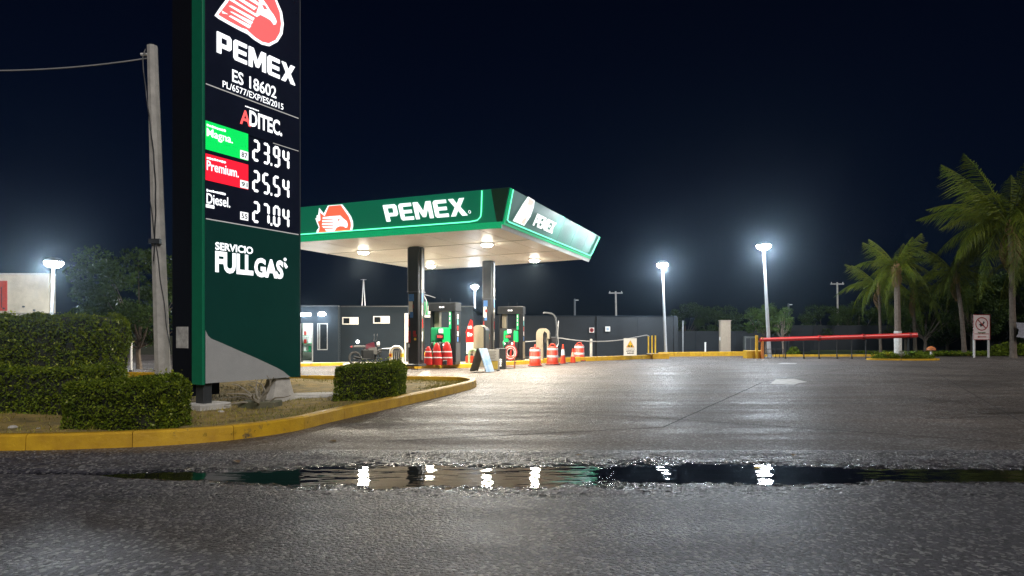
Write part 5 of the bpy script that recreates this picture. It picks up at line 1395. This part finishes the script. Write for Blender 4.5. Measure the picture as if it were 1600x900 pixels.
tB = tree_parts(3.6, 3.4, 2.2, 6000, .13, 2)
tree('small airy tree growing next to the tallest flood light pole', (1200 - 800) / FPX * 46, 46.5, tB, 1.0)
tree('thin sapling in front of the red barrier stand', (1229 - 800) / FPX * 44, 44.5, tree_parts(3.2, 1.6, 1.8, 1600, .11, 4), .9, name='sapling')
tC = tree_parts(7.0, 6.5, 6.0, 9000, .2, 6); tD = tree_parts(5.5, 6.0, 5.0, 8000, .2, 7)
for k, (px, d_, sc, lab) in enumerate(((1445, 53, .8, 'dark tree filling the gap beside the whitewashed palm'), (1480, 56, 1.05, 'dark tree rising between the two coconut palms'), (1520, 54, .95, 'dark dense tree directly behind the prohibition sign'),
        (1556, 57, 1.2, 'tall dark tree behind the drooping fronds of the big palm'), (1590, 55, 1.1, 'dark tree directly behind the big palm trunk'), (1630, 53, 1.25, 'dark tree behind the half hidden palm'),
        (1415, 57, .75, 'low dark tree behind the whitewashed palm crown'), (1290, 60, .75, 'dark distant tree behind the middle of the red barrier'), (1340, 62, .7, 'dark distant tree next to the slender palm'), (1120, 62, .75, 'dark distant tree behind the beige pillar'), (1070, 64, .7, 'dark distant tree behind the thin pale post'))):
    tree(lab, (px - 800) / FPX * d_, d_, (tC, tD)[k % 2], sc, k * 1.3, 'dark trees beyond the lot')
# verge grass and shrubs on the right
sheet('verge', [(22.5, 43.0), (45, 42.6), (60, 58), (22.5, 58)], .05, mat('verge_grass', (.05, .075, .02), .9, var=.4, scale=2, bump=.6, bscale=14))
n = 9000; c = np.stack([rng.uniform(26, 40, n), 43.0 + rng.uniform(0, 1, n) ** 2 * 6, .08 + np.abs(rng.normal(size=n)) * .07], 1)
o = link('verge_groundcover', leaves_mesh('verge_groundcover', c, .14, up=.2), M_LEAF); tag(o, 'low green groundcover along the far yellow kerb', 'groundcover', kind='stuff')
for k, (px, py, d_, s) in enumerate(((1558, 548, 43.5, .55), (1575, 545, 44, .7), (1598, 548, 43.4, .6), (1240, 552, 45, .4))):
    n = 900; d = rng.normal(size=(n, 3)); d /= np.linalg.norm(d, axis=1)[:, None]; d *= rng.uniform(.4, 1.1, (n, 1)) * s; d[:, 2] = np.abs(d[:, 2]) * 1.2 + .05
    t = thing('low_shrub', ('low leafy shrub behind the prohibition sign leg', 'leafy shrub below the big coconut palm', 'rounded shrub right of the big palm trunk', 'tiny shrub near the flood light pole base')[k], 'shrub', ((px - 800) / FPX * d_, d_, .05))
    link('foliage', leaves_mesh('foliage', d, .14, up=.3), M_LEAF, t); MB().tube([(0, 0, -.05), (0, 0, s * .6)], .03, 5).build('stem', M_BARK, t)
# banner hung on the big palm trunk
c = P(1591, 515, 39.9); t = thing('trunk_banner', 'pale torn banner tied around the big palm trunk', 'banner', (c.x, 39.75, c.z - .35), R(-8))
MB().prism([(-.22, -.1), (.30, -.2), (.34, .75), (-.20, .8), (-.18, .45), (-.06, .35), (-.1, .1)], .02, lambda a, b, d: (a, d, b)).build('cloth', mat('banner_cloth', (.25, .25, .28), .8, var=.35), t)
MB().tube([(-.3, .2, .78), (.0, -.02, .8), (.34, .2, .76)], .012, 5).build('tie', M_BLACK, t)

# ------------------------------------------------------------------ pale roadside wall on the left
t = thing('roadside_wall', 'stained pale rendered wall with raised upper band behind the tall hedge', 'wall', ((-20 - 800) / FPX * 36.0, 36.0, 0))
xw0, xw1 = -6.0, (77 + 20) / FPX * 36.0
M_STAIN = mat('stained_render', (.62, .55, .42), .85, col2=(.38, .33, .25), scale=1.1, bump=.2)
zA, zB = P(0, 489, 36.0).z, P(0, 429, 36.0).z
MB().bx(xw0, xw1, 0, .5, zA, zB).build('upper_band', M_STAIN, t); MB().bx(xw0, xw1 - .15, .08, .5, -.02, zA - .002).build('lower_wall', M_STAIN, t)
MB().bx(xw0, xw1, -.04, .54, zB + .001, zB + .08).build('coping', M_CONC, t)
MB().bx(-1.2, (15 + 20) / FPX * 32.5, -.03, -.001, zA + .12, zB - .35).build('red_sign_panel', mat('faded_red', (.42, .06, .04), .6, var=.2), t)
MB().bx((5 + 20) / FPX * 32.5, (6.5 + 20) / FPX * 32.5, -.036, -.031, zA + .3, zB - .7).build('sign_script', M_BLACK, t)
for (x, z) in ((.9, 2.9), (2.0, 3.0), (2.6, 2.8)): MB().bx(x, x + .12, -.05, -.001, z, z + .09).build('wall_bracket', M_DARKSTEEL, t)
t = thing('marker_post', 'thin white post with dark foot on the road behind the tall hedge', 'post', G(205, 583)); MB().tube([(0, 0, .12), (0, 0, 1.2)], .04, 7).build('shaft', M_WHITE, t); MB().lathe([(.09, 0), (.07, .12)], 8).build('foot', M_BLACK, t)

# ------------------------------------------------------------------ haze box added to put halos round the lamps
hz = MB().bx(-95, 95, -12, 72, -1.2, 16.0).build('haze', None)
M_HAZE = bpy.data.materials.new('halo_haze'); M_HAZE.use_nodes = True
_h = M_HAZE.node_tree; _h.nodes.clear()
_ho = _h.nodes.new('ShaderNodeOutputMaterial'); _hv = _h.nodes.new('ShaderNodeVolumePrincipled')
_hv.inputs['Color'].default_value = (.62, .82, 1.0, 1)
_hv.inputs['Density'].default_value = 0.00055
_hv.inputs['Anisotropy'].default_value = 0.93
_h.links.new(_hv.outputs[0], _ho.inputs['Volume'])
hz.data.materials.append(M_HAZE)
tag(hz, 'thin haze box added to put halos around the lamps', 'haze', kind='stuff')
